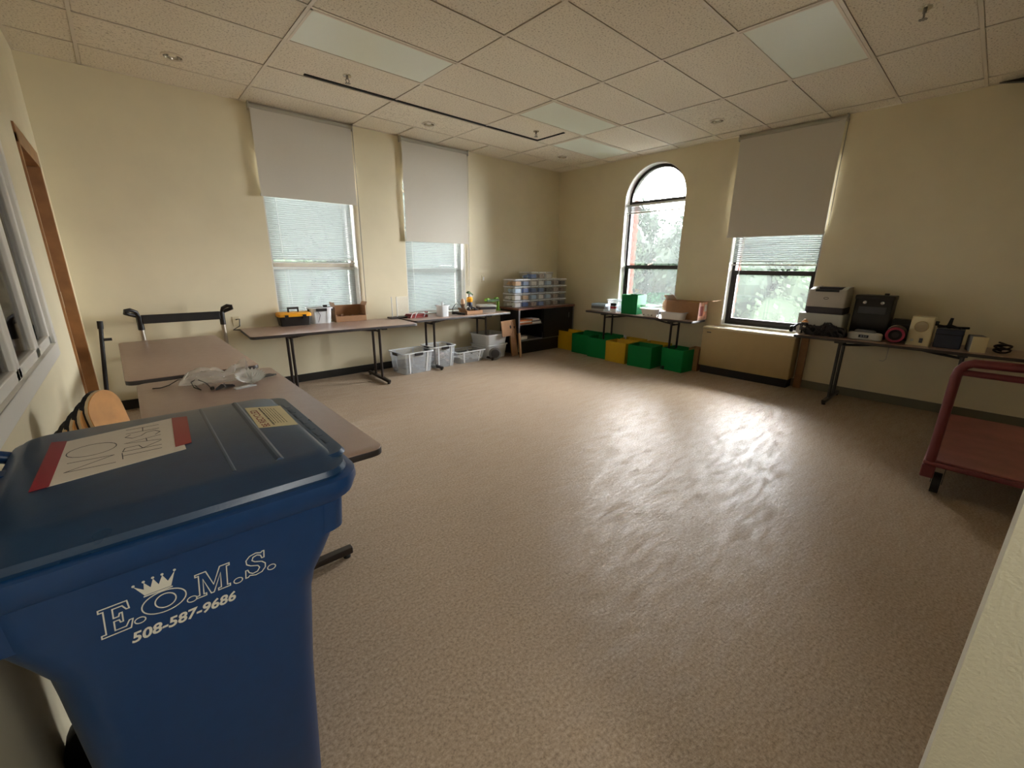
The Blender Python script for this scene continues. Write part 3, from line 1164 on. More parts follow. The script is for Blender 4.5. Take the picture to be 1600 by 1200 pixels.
fT = lambda u, v, t_: (.243 - v + .026 * (0) - u * .0 + .0, 1.293 + u, ZL + .0008 + t_)
tx = MB()
text_mesh(tx, 'BE RECYCLED', .026, lambda x, y, t_: (.243 - y + .0, 1.300 + x, ZL + .0008), sx=1.12, bold=.0004)
tx.build('sticker_heading', 'red_ink', B)
tx = MB()
for k in range(6):
    x = .2535 + k * .0068
    wd = .0042 if k == 0 else .0016
    y = 1.30 - k * .0032 + (.004 if k == 0 else .02)
    ye = 1.492 - k * .006
    while y < ye:
        l_ = rnd.uniform(.006, .016)
        tx.box(x - wd / 2, x + wd / 2, y, min(y + l_, ye), ZL + .0008, ZL + .0011)
        y += l_ + .004
tx.build('sticker_fine_print', 'ink', B)
emb = MB()
for k in range(7):
    y = 1.10 + k * .062
    emb.box(.325, .340, y, y + .035, 1.0395, 1.0406)
    emb.box(.325, .329, y, y + .045, 1.0395, 1.0406)
emb.build('embossing', 'bin_lid_blue', B)

# ---------------------------------------------------------------- stacked school chairs behind the bin
cols_ = ['topmost of the stacked wooden chairs between the blue bin and the left wall',
         'stacked wooden chair just below the topmost one behind the bin',
         'third wooden chair from the top of the stack behind the bin',
         'fourth wooden chair from the top of the stack behind the bin',
         'fifth wooden chair from the top of the stack behind the bin',
         'lowest wooden chair of the stack behind the blue bin']


def back_panel(mb, w_, h_, th, z0, lean, inset=0.0, y0=0.0):
    n = 12
    out = [(-w_ / 2 + inset, 0)] + [(-(w_ / 2 - inset) * math.cos(PI * i / n), h_ * .62 + (h_ * .38 - inset) * math.sin(PI * i / n)) for i in range(n + 1)] + [(w_ / 2 - inset, 0)]
    def fn_(u, v, t_):
        return (u, y0 + t_ - .35 * u * u - lean * v, z0 + v)
    mb.prism(out, fn_, 0, th)


def school_chair(label):
    t = thing('stacking_chair', label, 'chair', (0, 0, 0), 0, 'stacked wooden chairs')
    m = MB()
    back_panel(m, .205, .235, .004, .0, .16, 0, .010)
    o = m.build('backrest', 'wood_light', t)
    o.location = (0, 0, .58)
    m = MB()
    back_panel(m, .207, .236, .0098, .0, .16)
    e_ = m.build('plywood_edge', 'wood_edge', o)
    m = MB()
    back_panel(m, .205, .235, .0175, .0, .16, .0, -.018)
    o = m.build('gap_shadow', 'gap_black', t)  # black panel filling the gap, makes the shadow stripe between stacked backs
    o.location = (0, 0, .58)
    m = MB()
    m.rbox(-.10, .10, .02, .28, .40, .414, .04, 5)
    m.build('seat', 'wood_light', t, True)
    for sx in (-1, 1):
        MB().tube([(sx * .105, -.02, .0), (sx * .10, .0, .39), (sx * .08, .012, .47), (sx * .08, -.03, .60), (sx * .08, -.035, .68)], .007, 8).build('leg', 'black_satin', t, True)
        MB().tube([(sx * .105, .29, .0), (sx * .10, .26, .38), (sx * .09, .04, .395)], .007, 8).build('leg', 'black_satin', t, True)
    return t


c0 = school_chair(cols_[0])
for k in range(6):
    c_ = c0 if k == 0 else copy_tree(c0)
    c_['label'] = cols_[k]
    c_.location = (-.135 - .027 * k, 2.43 - .012 * k, .155 - .031 * k)
    c_.rotation_euler = (0, 0, R(-118))

# ---------------------------------------------------------------- convertible hand truck behind the second table
t = thing('hand_truck', 'hand truck standing against the wall, black handle above the left table', 'hand truck', (.40, 5.60, 0))
for sx in (-1, 1):
    MB().tube([(sx * .345, .03, .06), (sx * .345, .02, .86)], .021, 12).build('post', 'steel', t, True)
    MB().tube([(sx * .345, .02, .84), (sx * .345, .01, .98)], .027, 12).build('post_sleeve', 'black_plastic', t, True)
    g = MB()
    g.tube([(sx * .345, .01, .96), (sx * .36, -.01, 1.02), (sx * .40, -.04, 1.045), (sx * .435, -.05, 1.04), (sx * .44, -.03, 1.015), (sx * .41, -.01, 1.0), (sx * .36, .01, .98)], .019, 10)
    g.build('grip', 'black_plastic', t, True)
    wl = MB()
    wl.cyl((sx * .31, .08, .10), (sx * .36, .08, .10), .10, n=22)
    wl.build('wheel', 'rubber', t, True)
hb = MB()
hb.rbox(-.33, .33, -.012, .03, .90, .985, .01)
hb.build('crossbar', 'black_plastic', t)
MB().box(-.33, .33, -.03, .0, .06, .075).box(-.32, .32, -.03, .03, .20, .24).box(-.32, .32, .005, .03, .55, .59).build('frame', 'steel', t)
t = thing('leaning_pole', 'thin black pole with a small clip leaning in the left corner', 'pole', (-.22, 4.55, 0))
MB().tube([(-.10, .0, .0), (-.03, .02, .5), (.03, .04, 1.03)], .014, 10).build('shaft', 'black_plastic', t, True)
MB().tube([(.025, .035, .99), (.03, .04, 1.05)], .018, 10).build('cap', 'rubber', t, True)
MB().box(.02, .075, .025, .045, .895, .915).build('clip', 'black_plastic', t)

# ---------------------------------------------------------------- on the foreground table
def crumple(pts_fn, nu, nv):
    vs_, fs_ = [], []
    for i in range(nu + 1):
        for j in range(nv):
            vs_.append(pts_fn(i / nu, j / nv))
    for i in range(nu):
        for j in range(nv):
            k = (j + 1) % nv
            fs_.append((i * nv + j, i * nv + k, (i + 1) * nv + k, (i + 1) * nv + j))
    return vs_, fs_


rb = random.Random(5)
t = thing('plastic_bag', 'crumpled clear plastic bag lying on the foreground table', 'plastic bag', (.33, 3.20, TZ), R(-14))


def bagf(u, v):
    a = 2 * PI * v
    prof = [.012, .06, .085, .092, .088, .08, .06, .085, .10, .11]
    k = u * (len(prof) - 1)
    i = min(int(k), len(prof) - 2)
    r_ = prof[i] + (prof[i + 1] - prof[i]) * (k - i)
    jit = 1 + .13 * math.sin(5 * a + 7 * u) + .06 * math.sin(11 * a - 15 * u)
    x = -.19 + .37 * u
    y = math.cos(a) * r_ * 1.05 * jit
    z = max(.001, (math.sin(a) * .62 + .55) * r_ * jit + (.02 * max(0, u - .65) / .35)) * .85
    return (x, y, z)


m = MB()
m.add(*crumple(bagf, 26, 30))
m.build('film', 'bag_film', t, True)
k_ = MB()
for q in range(5):
    k_.tube([bagf(.1 + .17 * q, .1), bagf(.16 + .17 * q, .25), bagf(.12 + .18 * q, .42)], .0022, 5)
k_.build('crease', 'clear_rim', t)
t = thing('fluted_dish', 'clear fluted dish tipped beside the plastic bag on the table', 'dish', (.50, 3.04, TZ + .034), R(10))
t.rotation_euler = (R(20), R(-6), R(10))
m = MB()
rings = []
for r_, h_ in ((.002, -.018), (.035, -.016), (.060, 0), (.078, .018), (.080, .019), (.062, .003), (.036, -.012), (.002, -.014)):
    rings.append([(r_ * (1 + .09 * (r_ > .03) * math.cos(24 * 2 * PI * i / 96)) * math.cos(2 * PI * i / 96), r_ * (1 + .09 * (r_ > .03) * math.cos(24 * 2 * PI * i / 96)) * math.sin(2 * PI * i / 96),
                   h_ + .006 * (r_ > .03) * math.cos(24 * 2 * PI * i / 96)) for i in range(96)])
m.loft(rings)
m.build('bowl', 'dish_plastic', t, True)
t = thing('black_strap', 'black looped strap with a metal snap on the foreground table', 'strap', (.58, 3.11, TZ), R(28))
m = MB()
pts = [(-.07, -.012), (0, -.016), (.06, -.018), (.085, -.004), (.062, .012), (0, .010), (-.07, .008)]
ribbon(m, pts, lambda u, v, q: (u, v, .001 + q + .012 * math.sin((u + .07) * 18)), .016, .011)
m.build('loop', 'black_plastic', t)
MB().lathe([(.011, 0), (.012, .012), (.006, .02)], 12, (-.075, -.012, 0), cap0=True, cap1=True).build('snap', 'steel', t, True)
t = thing('parts_packet', 'small clear packet lying flat before the fluted dish', 'packet', (.445, 2.96, TZ), R(18))
m = MB().loft([[(-.06, -.022, z), (.06, -.028, z), (.058, .022, z), (-.055, .026, z)] for z in (.001, .006)])
m.build('pouch', 'frosted', t)
MB().box(-.02, .03, -.012, .012, .0062, .008).build('insert', 'white_plastic', t)
t = thing('cable_with_plug', 'thin black cable with a small dark plug curled on the table', 'cable', (0, 0, TZ))
MB().tube([(.02, 3.26, .003), (.06, 3.245, .004), (.10, 3.29, .003), (.15, 3.33, .02), (.205, 3.24, .03), (.225, 3.10, .006), (.235, 3.04, .004), (.205, 3.06, .02), (.20, 3.12, .04), (.23, 3.15, .05), (.27, 3.09, .03), (.285, 3.03, .008)], .0028, 6).build('cord', 'black_plastic', t, True)
MB().rbox(.278, .30, 3.01, 3.035, .002, .018, .006).build('plug', 'black_plastic', t)
t = thing('dark_bundle', 'small dark metallic bundle beside the bag on the foreground table', 'wire bundle', (.35, 3.015, TZ), R(12))
m = MB()
for k in range(7):
    m.tube([(-.055 + .004 * k, -.018 + .006 * k, .006), (-.01, -.02 + .007 * k, .014 + .003 * (k % 3)), (.05, -.016 + .005 * k, .007)], .005, 6)
m.build('strands', 'dark_gray', t, True)
MB().tube([(-.004, -.03, .010), (0, -.002, .026), (.004, .03, .010)], .005, 6).build('tie', 'mid_gray', t)

# ---------------------------------------------------------------- on the table by the leftmost window
t = thing('toolbox', 'black toolbox with a yellow lid at the leftmost window', 'toolbox', (1.50, 5.72, TZ), R(-3))
m = MB()
m.loft([rrect(-.165, .165, -.09, .09, .02, 0, 3), rrect(-.175, .175, -.098, .098, .02, .115, 3)])
m.build('body', 'black_plastic', t, True)
m = MB()
m.loft([rrect(-.185, .185, -.108, .108, .02, z, 3, i) for z, i in ((.112, 0), (.145, .002), (.158, .02), (.160, .03))])
m.build('lid', 'yellow_plastic', t, True)
m = MB()
m.rbox(-.065, -.045, -.012, .012, .158, .21, .004).rbox(.045, .065, -.012, .012, .158, .21, .004).rbox(-.065, .065, -.014, .014, .195, .218, .006)
m.build('handle', 'black_plastic', t)
for sx in (-1, 1):
    MB().box(sx * .10 - .02, sx * .10 + .02, -.116, -.100, .085, .135).build('latch', 'black_plastic', t)


def tote(label, loc, rz, L, D, H, mat='clear_plastic', handles=True, ribs=True, contents=None, name='storage_tote', group='clear storage totes', cat='tote', taper=.06, hmat='black_plastic'):
    t = thing(name, label, cat, loc, rz, group)
    hx, hy = L / 2, D / 2
    k = 1 - taper * 2
    th = .004
    m = MB()
    m.loft([rrect(-hx * k, hx * k, -hy * k, hy * k, .04, .0, 4), rrect(-hx * (k + .02), hx * (k + .02), -hy * (k + .02), hy * (k + .02), .045, .02, 4), rrect(-hx, hx, -hy, hy, .045, H - .01, 4)], True, False)
    m.loft([rrect(-hx * k + th, hx * k - th, -hy * k + th, hy * k - th, .04, th, 4), rrect(-hx + th, hx - th, -hy + th, hy - th, .045, H - .01, 4)], True, False)
    m.build('body', mat, t, True)
    m = MB()
    m.loft([rrect(-hx, hx, -hy, hy, .045, H - .014, 4, .0), rrect(-hx, hx, -hy, hy, .045, H - .014, 4, -.014), rrect(-hx, hx, -hy, hy, .045, H, 4, -.014), rrect(-hx, hx, -hy, hy, .045, H, 4, .004), rrect(-hx, hx, -hy, hy, .045, H - .014, 4, .004)], False, False)
    m.build('rim', 'clear_rim', t, True)
    if ribs:
        m = MB()
        for u in (-.30, .30):
            for sy in (-1, 1):
                m.loft([[(u * L * kk - .012, sy * (hy * kk + .001), z), (u * L * kk + .012, sy * (hy * kk + .001), z), (u * L * kk + .010, sy * (hy * kk + .006), z), (u * L * kk - .010, sy * (hy * kk + .006), z)] for z, kk in ((.01, k), (H - .016, 1.0))])
        m.build('rib', 'clear_rim', t)['kind'] = 'stuff'
    if handles:
        for sx in (-1, 1):
            MB().rbox(sx * (hx + .008) - .012, sx * (hx + .008) + .012, -.065, .065, H - .045, H - .005, .008).build('handle', hmat, t)
        MB().rbox(-.065, .065, -hy - .022, -hy + .004, H - .045, H - .008, .008).build('handle', hmat, t)
    if contents:
        cm, ch, n_ = contents
        m = MB()
        rr = random.Random(hash(label) % 999 if False else len(label) * 7)
        for q in range(n_):
            x, y = rr.uniform(-hx * .72, hx * .72), rr.uniform(-hy * .72, hy * .72)
            z = .012 + rr.uniform(0, ch)
            a = Matrix.Translation((x, y, z)) @ Matrix.Rotation(rr.uniform(0, 3), 4, 'Z') @ Matrix.Rotation(rr.uniform(-.5, .5), 4, 'X')
            s1, s2 = rr.uniform(.02, .06) * min(1, L * 2), rr.uniform(.015, .05) * min(1, L * 2)
            m.box(-s1, s1, -s2, s2, -.006, .008, a)
        o = m.build('contents', cm, t)
        o['kind'] = 'stuff'
    return t


t = tote('white clear tote with black handles between the toolbox and the open carton', (1.815, 5.745, TZ), R(-2), .27, .20, .20, 'frosted', True, True, ('white_content', .09, 14), group=None)
MB().tube([(-.05, -.108, .02), (-.02, -.112, .11), (-.045, -.106, .16)], .004, 6).build('cord', 'mid_gray', t)
MB().rbox(.05, .10, -.03, .02, .20, .225, .008).build('cable_end', 'black_plastic', t)


def carton(name, label, loc, rz, L, D, H, flaps, mats=('cardboard', 'cardboard'), th=.006, group=None, content=None, printed=None, front_h=None):
    t = thing(name, label, 'box', loc, rz, group)
    hx, hy = L / 2, D / 2
    m = MB()
    fh = front_h or H
    m.box(-hx, hx, -hy, -hy + th, 0, fh).box(-hx, hx, hy - th, hy, 0, H).box(hx - th, hx, -hy + th, hy - th, 0, H).box(-hx, -hx + th, -hy + th, hy - th, 0, H).box(-hx, hx, -hy, hy, 0, th)
    m.build('body', mats[0], t)
    for side, ang, ln in flaps:
        m = MB()
        w_ = (L if side in 'fb' else D) - .006
        m.prism([(-w_ / 2, 0), (w_ / 2, 0), (w_ / 2 - .004, ln), (-w_ / 2 + .004, ln)], lambda u, v, q: (u, v, q), -th * .7, 0)
        o = m.build('flap', mats[1], t)
        a = R(ang)
        if side == 'f':
            o.matrix_local = Matrix.Translation((0, -hy, fh)) @ Matrix.Rotation(PI, 4, 'Z') @ Matrix.Rotation(a, 4, 'X')
        if side == 'b':
            o.matrix_local = Matrix.Translation((0, hy, H)) @ Matrix.Rotation(a, 4, 'X')
        if side == 'r':
            o.matrix_local = Matrix.Translation((hx, 0, H)) @ Matrix.Rotation(-PI / 2, 4, 'Z') @ Matrix.Rotation(a, 4, 'X')
        if side == 'l':
            o.matrix_local = Matrix.Translation((-hx, 0, H)) @ Matrix.Rotation(PI / 2, 4, 'Z') @ Matrix.Rotation(a, 4, 'X')
    return t


t = carton('cardboard_carton', 'open brown carton at the right of the leftmost window', (2.19, 5.735, TZ), R(-2), .40, .20, .205, [('r', 62, .05), ('l', 80, .05)], ('cardboard', 'cardboard'), front_h=.075)
m = MB()
for q in range(9):
    a = Matrix.Translation((-.16 + .04 * q, rb.uniform(-.05, .05), .05 + rb.uniform(0, .03))) @ Matrix.Rotation(rb.uniform(-1, 1), 4, 'Z') @ Matrix.Rotation(rb.uniform(-.4, .4), 4, 'Y')
    m.box(-.04, .04, -.012, .012, -.006, .006, a)
m.build('contents', 'brown_content', t)['kind'] = 'stuff'

# ---------------------------------------------------------------- on the second table
t = thing('acrylic_stand', 'clear acrylic stand on a dark base at the left end of the cluttered table', 'display stand', (2.83, 5.60, TZ), R(0))
MB().rbox(-.13, .15, -.06, .06, 0, .022, .008).build('base', 'table_edge', t)
for x in (-.075, .0):
    MB().tube([(x, 0, .02), (x, 0, .30)], .006, 8).build('rod', 'clear_rim', t, True)
MB().box(.01, .20, .015, .019, .02, .30).build('sheet', 'clear_thin', t)
t = thing('ring_binder', 'dark red folder bundle with pale bands on the cluttered table', 'folder', (3.10, 5.55, TZ), R(4))
m = MB().rbox(-.15, .15, -.09, .09, 0, .018, .01).rbox(-.14, .15, -.085, .085, .019, .035, .01).rbox(-.13, .12, -.08, .08, .036, .05, .01)
m.build('covers', 'red_binder', t)
for x in (-.10, -.03, .12):
    ribbon_ = MB().tube([(x - .05, -.094, .004), (x - .02, -.088, .056), (x + .06, .0, .062), (x + .10, .085, .05)], .006, 6)
    ribbon_.build('band', 'clear_rim', t, True)
t = thing('small_jar', 'small white jar with a red cap beside the red folders', 'jar', (3.30, 5.60, TZ))
MB().lathe([(.026, 0), (.03, .012), (.03, .035), (.018, .048)], 16, cap0=True, cap1=True).build('jar_body', 'white_plastic', t, True)
MB().lathe([(.018, .048), (.024, .052), (.024, .066), (.01, .07)], 16, cap1=True).build('cap', 'red_tape', t, True)
t = tote('clear square canister of small white parts on the cluttered table', (3.47, 5.42, TZ), R(3), .16, .15, .165, 'frosted', False, False, ('mixed_scrap', .09, 26), name='parts_canister', group=None, cat='canister', taper=.02)
MB().lathe([(.018, .165), (.018, .21), (.008, .215)], 12, cap1=True).build('spout', 'clear_rim', t, True)
t = thing('glue_gun', 'black handheld tool with a looped cable on the cluttered table', 'hand tool', (3.72, 5.36, TZ), R(-25))
MB().tube([(-.08, 0, .045), (.0, 0, .03), (.10, 0, .018)], [.016, .020, .017], 10).build('handle', 'black_plastic', t, True)
MB().rbox(-.10, -.05, -.018, .018, .02, .06, .008).build('body', 'black_plastic', t)
MB().tube([(-.09, 0, .05), (-.085, .02, .11), (-.03, .06, .17), (.04, .10, .165), (.09, .14, .09), (.12, .17, .03), (.14, .19, .006)], .005, 7).build('cable', 'black_plastic', t, True)
t = carton('cardboard_tray', 'shallow cardboard tray of tools on the cluttered table', (4.02, 5.45, TZ), R(4), .32, .20, .055, [('l', 60, .05)], ('cardboard', 'cardboard'))
m = MB()
for q in range(8):
    a = Matrix.Translation((rb.uniform(-.10, .10), rb.uniform(-.05, .05), .05 + .006 * q)) @ Matrix.Rotation(rb.uniform(0, 3), 4, 'Z') @ Matrix.Rotation(rb.uniform(-.5, .5), 4, 'Y')
    m.tube([a @ Vector((-.07, 0, 0)), a @ Vector((0, 0, .008)), a @ Vector((.07, 0, 0))], .008, 6)
m.build('tools', 'dark_gray', t)['kind'] = 'stuff'
m = MB()
for q in range(5):
    a = Matrix.Translation((rb.uniform(-.12, .02), rb.uniform(-.05, .05), .07 + .008 * q)) @ Matrix.Rotation(rb.uniform(0, 3), 4, 'Z') @ Matrix.Rotation(rb.uniform(-.7, .7), 4, 'Y')
    m.box(-.035, .035, -.012, .012, -.004, .004, a)
m.build('scraps', 'white_content', t)['kind'] = 'stuff'
t = thing('spray_bottle', 'navy and yellow bottle with a green cap standing behind the tray', 'bottle', (4.12, 5.62, TZ), R(0))
MB().lathe([(.042, 0), (.046, .01), (.046, .14), (.040, .165)], 16, cap0=True).build('bottle_base', 'navy', t, True)
MB().lathe([(.040, .165), (.05, .18), (.05, .225), (.03, .25)], 16).build('yellow_band', 'yellow_plastic', t, True)
MB().lathe([(.03, .25), (.032, .29), (.02, .30)], 16, cap1=True).build('white_neck', 'white_plastic', t, True)
m = MB()
m.prism([(-.05, .31), (.05, .27), (.055, .285), (-.02, .335)], lambda u, v, q: (u, q, v), -.03, .03)
m.build('cap', 'leaf_dark_green', t)
t = thing('egg_shaped_ornament', 'small pale egg-shaped ornament on a brown cup beside the bottle', 'ornament', (3.97, 5.60, TZ))
MB().lathe([(.02, .0), (.028, .02), (.03, .12), (.035, .14)], 14, cap0=True, cap1=True).build('cup', 'brown_content', t, True)
MB().lathe([(.030, .142), (.036, .165), (.032, .20), (.018, .222), (.002, .228)], 14, cap0=True, cap1=True).build('egg', 'skin_tone', t, True)
t = thing('lidded_box', 'light grey box with a dark band on the cluttered table', 'box', (4.38, 5.52, TZ), R(-22))
m = MB().loft([rrect(-.13, .13, -.10, .10, .015, 0, 3), rrect(-.14, .14, -.11, .11, .015, .05, 3)])
m.build('base', 'light_gray', t, True)
MB().rbox(-.146, .146, -.115, .115, .05, .09, .015).build('band', 'dark_gray', t)
m = MB()
m.loft([rrect(-.15, .15, -.12, .12, .015, .09, 3), rrect(-.15, .15, -.12, .12, .015, .112, 3), rrect(-.12, .12, -.09, .09, .012, .122, 3)])
m.build('lid', 'light_gray', t, True)
t = thing('lime_stand', 'lime green curved plastic stand behind the grey box', 'stand', (4.60, 5.60, TZ), R(0))
pts = [(-.17, .165), (-.15, .20), (-.11, .205), (-.08, .17), (-.05, .155), (.0, .155), (.03, .17), (.045, .205), (.075, .215), (.10, .19), (.10, .10), (.10, 0)]
m = MB()
ribbon(m, pts, lambda u, v, q: (u, q - .03, v), .016, .06)
m.build('curved_strip', 'lime', t)
MB().rbox(-.16, .10, -.04, .04, .155, .195, .01).build('dark_tool', 'leaf_dark_green', t)
MB().rbox(.07, .13, -.05, .05, 0, .012, .01).build('foot', 'lime', t)

# ---------------------------------------------------------------- under the second table
tote('large clear tote with black handles under the gap between two tables', (2.93, 5.44, 0), R(2), .50, .40, .31, 'clear_plastic', True, True, ('mid_gray', .06, 10))
tote('clear tote half full of mixed scraps under the cluttered table', (3.42, 5.49, 0), R(2), .40, .36, .33, 'clear_plastic', True, True, ('mixed_scrap', .17, 46))
tote('low clear tote beside the table leg with flat contents', (3.94, 5.50, 0), R(1), .54, .34, .19, 'clear_plastic', False, True, ('white_content', .10, 18))
tote('lower clear tote of the pair beside the cardboard sheets', (4.46, 5.55, 0), R(4), .46, .44, .23, 'frosted', False, False, ('white_content', .14, 24), group='two stacked totes')
tote('upper clear tote of the pair beside the cardboard sheets', (4.46, 5.55, .215), R(4), .47, .45, .19, 'frosted', False, False, ('white_content', .06, 12), group='two stacked totes')
t = thing('round_speaker', 'round grey disc-shaped unit leaning on the stacked totes', 'speaker', (4.34, 5.24, .105), R(-35))
t.rotation_euler = (R(-14), 0, R(-30))
MB().lathe([(.02, -.02), (.085, -.02), (.10, -.012), (.102, .012), (.09, .02), (.02, .02)], 26, axis='y', cap0=True, cap1=True).build('shell', 'mid_gray', t, True)
MB().lathe([(.01, -.024), (.07, -.022), (.072, -.019)], 22, axis='y', cap0=True).build('grille', 'dark_gray', t, True)


def slab(name, label, loc, rz, lean, w_, h_, th, mat):
    t = thing(name, label, 'cardboard sheet', loc, rz, 'folded cardboard against the cabinet')
    t.rotation_euler = (R(lean), 0, R(rz))
    return t


t = slab('cardboard_sheet', 'tall folded cardboard sheet with two dark cut-outs leaning on the cabinet', (4.80, 5.26, 0), 12, -9, .25, .62, .03, 'cardboard')
MB().box(-.27, .15, 0, .012, .36, .62).build('upper_panel', 'cardboard', t)
MB().box(-.04, .15, .013, .04, 0, .40).build('lower_panel', 'cardboard', t)
MB().box(-.05, -.01, -.002, .001, .48, .53).build('cutout', 'slot_black', t)
MB().prism([(.05, .50), (.08, .46), (.10, .51)], lambda u, v, q: (u, q, v), -.002, .001).build('cutout', 'slot_black', t)
m = MB()
ribbon(m, arc(-.12, .49, .15, -50, 50, 8), lambda u, v, q: (u, q - .002, v), .006, .003)
m.build('curved_crease', 'cardboard_dark', t)
t = slab('cardboard_sheet', 'narrow cardboard strip leaning in front of the cabinet beside the tall sheet', (4.87, 5.15, 0), 30, -8, .1, .4, .02, 'cardboard')
MB().prism([(-.10, 0), (-.02, 0), (.05, .40), (-.04, .40)], lambda u, v, q: (u, q, v), 0, .018).build('panel', 'cardboard', t)
MB().prism([(-.005, .01), (.0, .01), (.066, .39), (.06, .39)], lambda u, v, q: (u, q, v), .0, .05).build('dark_edge', 'cardboard_dark', t)

# ---------------------------------------------------------------- low cabinet in the far corner
t = thing('credenza', 'low black cabinet with a brown wood top in the far corner', 'cabinet', (4.91, 5.30, 0))
CWd, CD, CHt = 1.44, .48, .80
MB().rbox(-.01, CWd + .01, -.015, CD + .01, CHt - .032, CHt, .004).build('top', 'cabinet_wood', t)
for x in (0, CWd - .03):
    MB().box(x, x + .03, 0, CD, 0, CHt - .032).build('side_panel', 'cabinet_black', t)
MB().box(.03, CWd - .03, CD - .02, CD, .05, CHt - .032).build('back_panel', 'cabinet_black', t)
MB().box(.03, CWd - .03, .02, CD - .02, .22, .245).build('bottom_shelf', 'cabinet_steel', t)
MB().box(.03, .62, .03, CD - .02, .50, .515).build('shelf', 'cabinet_steel', t)
MB().box(.60, .62, .03, CD - .02, .245, CHt - .032).build('divider', 'cabinet_black', t)
d = MB().box(.62, CWd - .03, .004, .022, .235, CHt - .04)
dr = d.build('sliding_door', 'cabinet_black', t)
MB().box(1.30, 1.315, .0, .006, .56, .66).build('finger_pull', 'cabinet_steel', dr)
MB().box(0, .03, -.004, .0, .05, CHt - .032).build('front_post', 'cabinet_steel', t)
MB().box(CWd - .03, CWd, -.004, .0, .05, CHt - .032).build('front_post', 'cabinet_steel', t)
MB().box(.03, CWd - .03, .03, .05, .0, .22).build('kick_panel', 'black_plastic', t)
pp = [('orange_paper', 0, .32, 0), ('white_content', 0, .30, 1), ('orange_paper', .02, .31, 2), ('white_content', .28, .27, 0), ('mid_gray', .30, .25, 1), ('white_content', .29, .22, 2)]
names = ['orange folder at the bottom of the left pile on the cabinet shelf', 'white paper pad in the middle of the left pile on the cabinet shelf', 'orange folder on top of the left pile on the cabinet shelf',
         'white paper pad at the bottom of the right pile on the cabinet shelf', 'grey folder in the middle of the right pile on the cabinet shelf', 'white paper pad on top of the right pile on the cabinet shelf']
for (mt, x, wd, k), lb in zip(pp, names):
    o = thing('paper_pad', lb, 'paper', (4.95 + x + (.01 if x < .2 else .0), 5.345, .5155 + k * .026), R(-2 + 2 * k * .3), 'papers on the cabinet shelf')
    MB().rbox(0, wd, 0, .21, 0, .025, .004).build('sheets', mt, o)
o = thing('paper_pad', 'white binder lying alone on the lowest cabinet shelf', 'paper', (4.98, 5.36, .2455), R(1))
MB().rbox(0, .21, 0, .26, 0, .05, .006).build('sheets', 'white_content', o)

# ---------------------------------------------------------------- shoebox bins on the cabinet
BW, BD, BH = .176, .32, .119
CM = ['white_content', 'blue_content', 'blue_plastic', 'mid_gray', 'tan_content', 'pale_blue', 'mixed_scrap', 'navy', 'brown_content']
pick = {(0, 0): 0, (1, 0): 2, (2, 0): 6, (3, 0): 2, (4, 0): 3, (5, 0): 6, (6, 0): 3,
        (0, 1): 0, (1, 1): 4, (2, 1): 5, (3, 1): 0, (4, 1): 5, (5, 1): 6, (6, 1): 3,
        (0, 2): 5, (1, 2): 2, (2, 2): 1, (3, 2): 1, (4, 2): 7, (5, 2): 6, (6, 2): 8,
        (0, 3): 4, (1, 3): 1, (2, 3): 0, (3, 3): 0, (4, 3): 5, (5, 3): 6, (6, 3): 7,
        (2, 4): 2, (3, 4): 6, (4, 4): 0}


def shoebox_parts(t):
    hx, hy, k = BW / 2, BD / 2, .90
    m = MB()
    m.loft([rrect(-hx * k, hx * k, -hy * .94, hy * .94, .012, 0, 2), rrect(-hx * .985, hx * .985, -hy * .985, hy * .985, .012, BH - .014, 2)], True, False)
    m.build('body', 'clear_plastic', t)
    m = MB()
    m.loft([rrect(-hx, hx, -hy, hy, .012, BH - .016, 2), rrect(-hx, hx, -hy, hy, .012, BH - .003, 2), rrect(-hx, hx, -hy, hy, .012, BH - .001, 2, .008)])
    m.build('lid', 'clear_rim', t)


def heap(mt, seed):
    rr = random.Random(seed)
    m = MB()
    m.box(-.060, .060, -.138, -.06, .012, .078)
    for q in range(9):
        a = Matrix.Translation((rr.uniform(-.045, .045), rr.uniform(-.03, .11), .022 + rr.uniform(0, .035))) @ Matrix.Rotation(rr.uniform(0, 3), 4, 'Z') @ Matrix.Rotation(rr.uniform(-.6, .6), 4, 'X')
        m.box(-rr.uniform(.01, .03), rr.uniform(.01, .03), -.03, .03, -.012, .014, a)
    return m


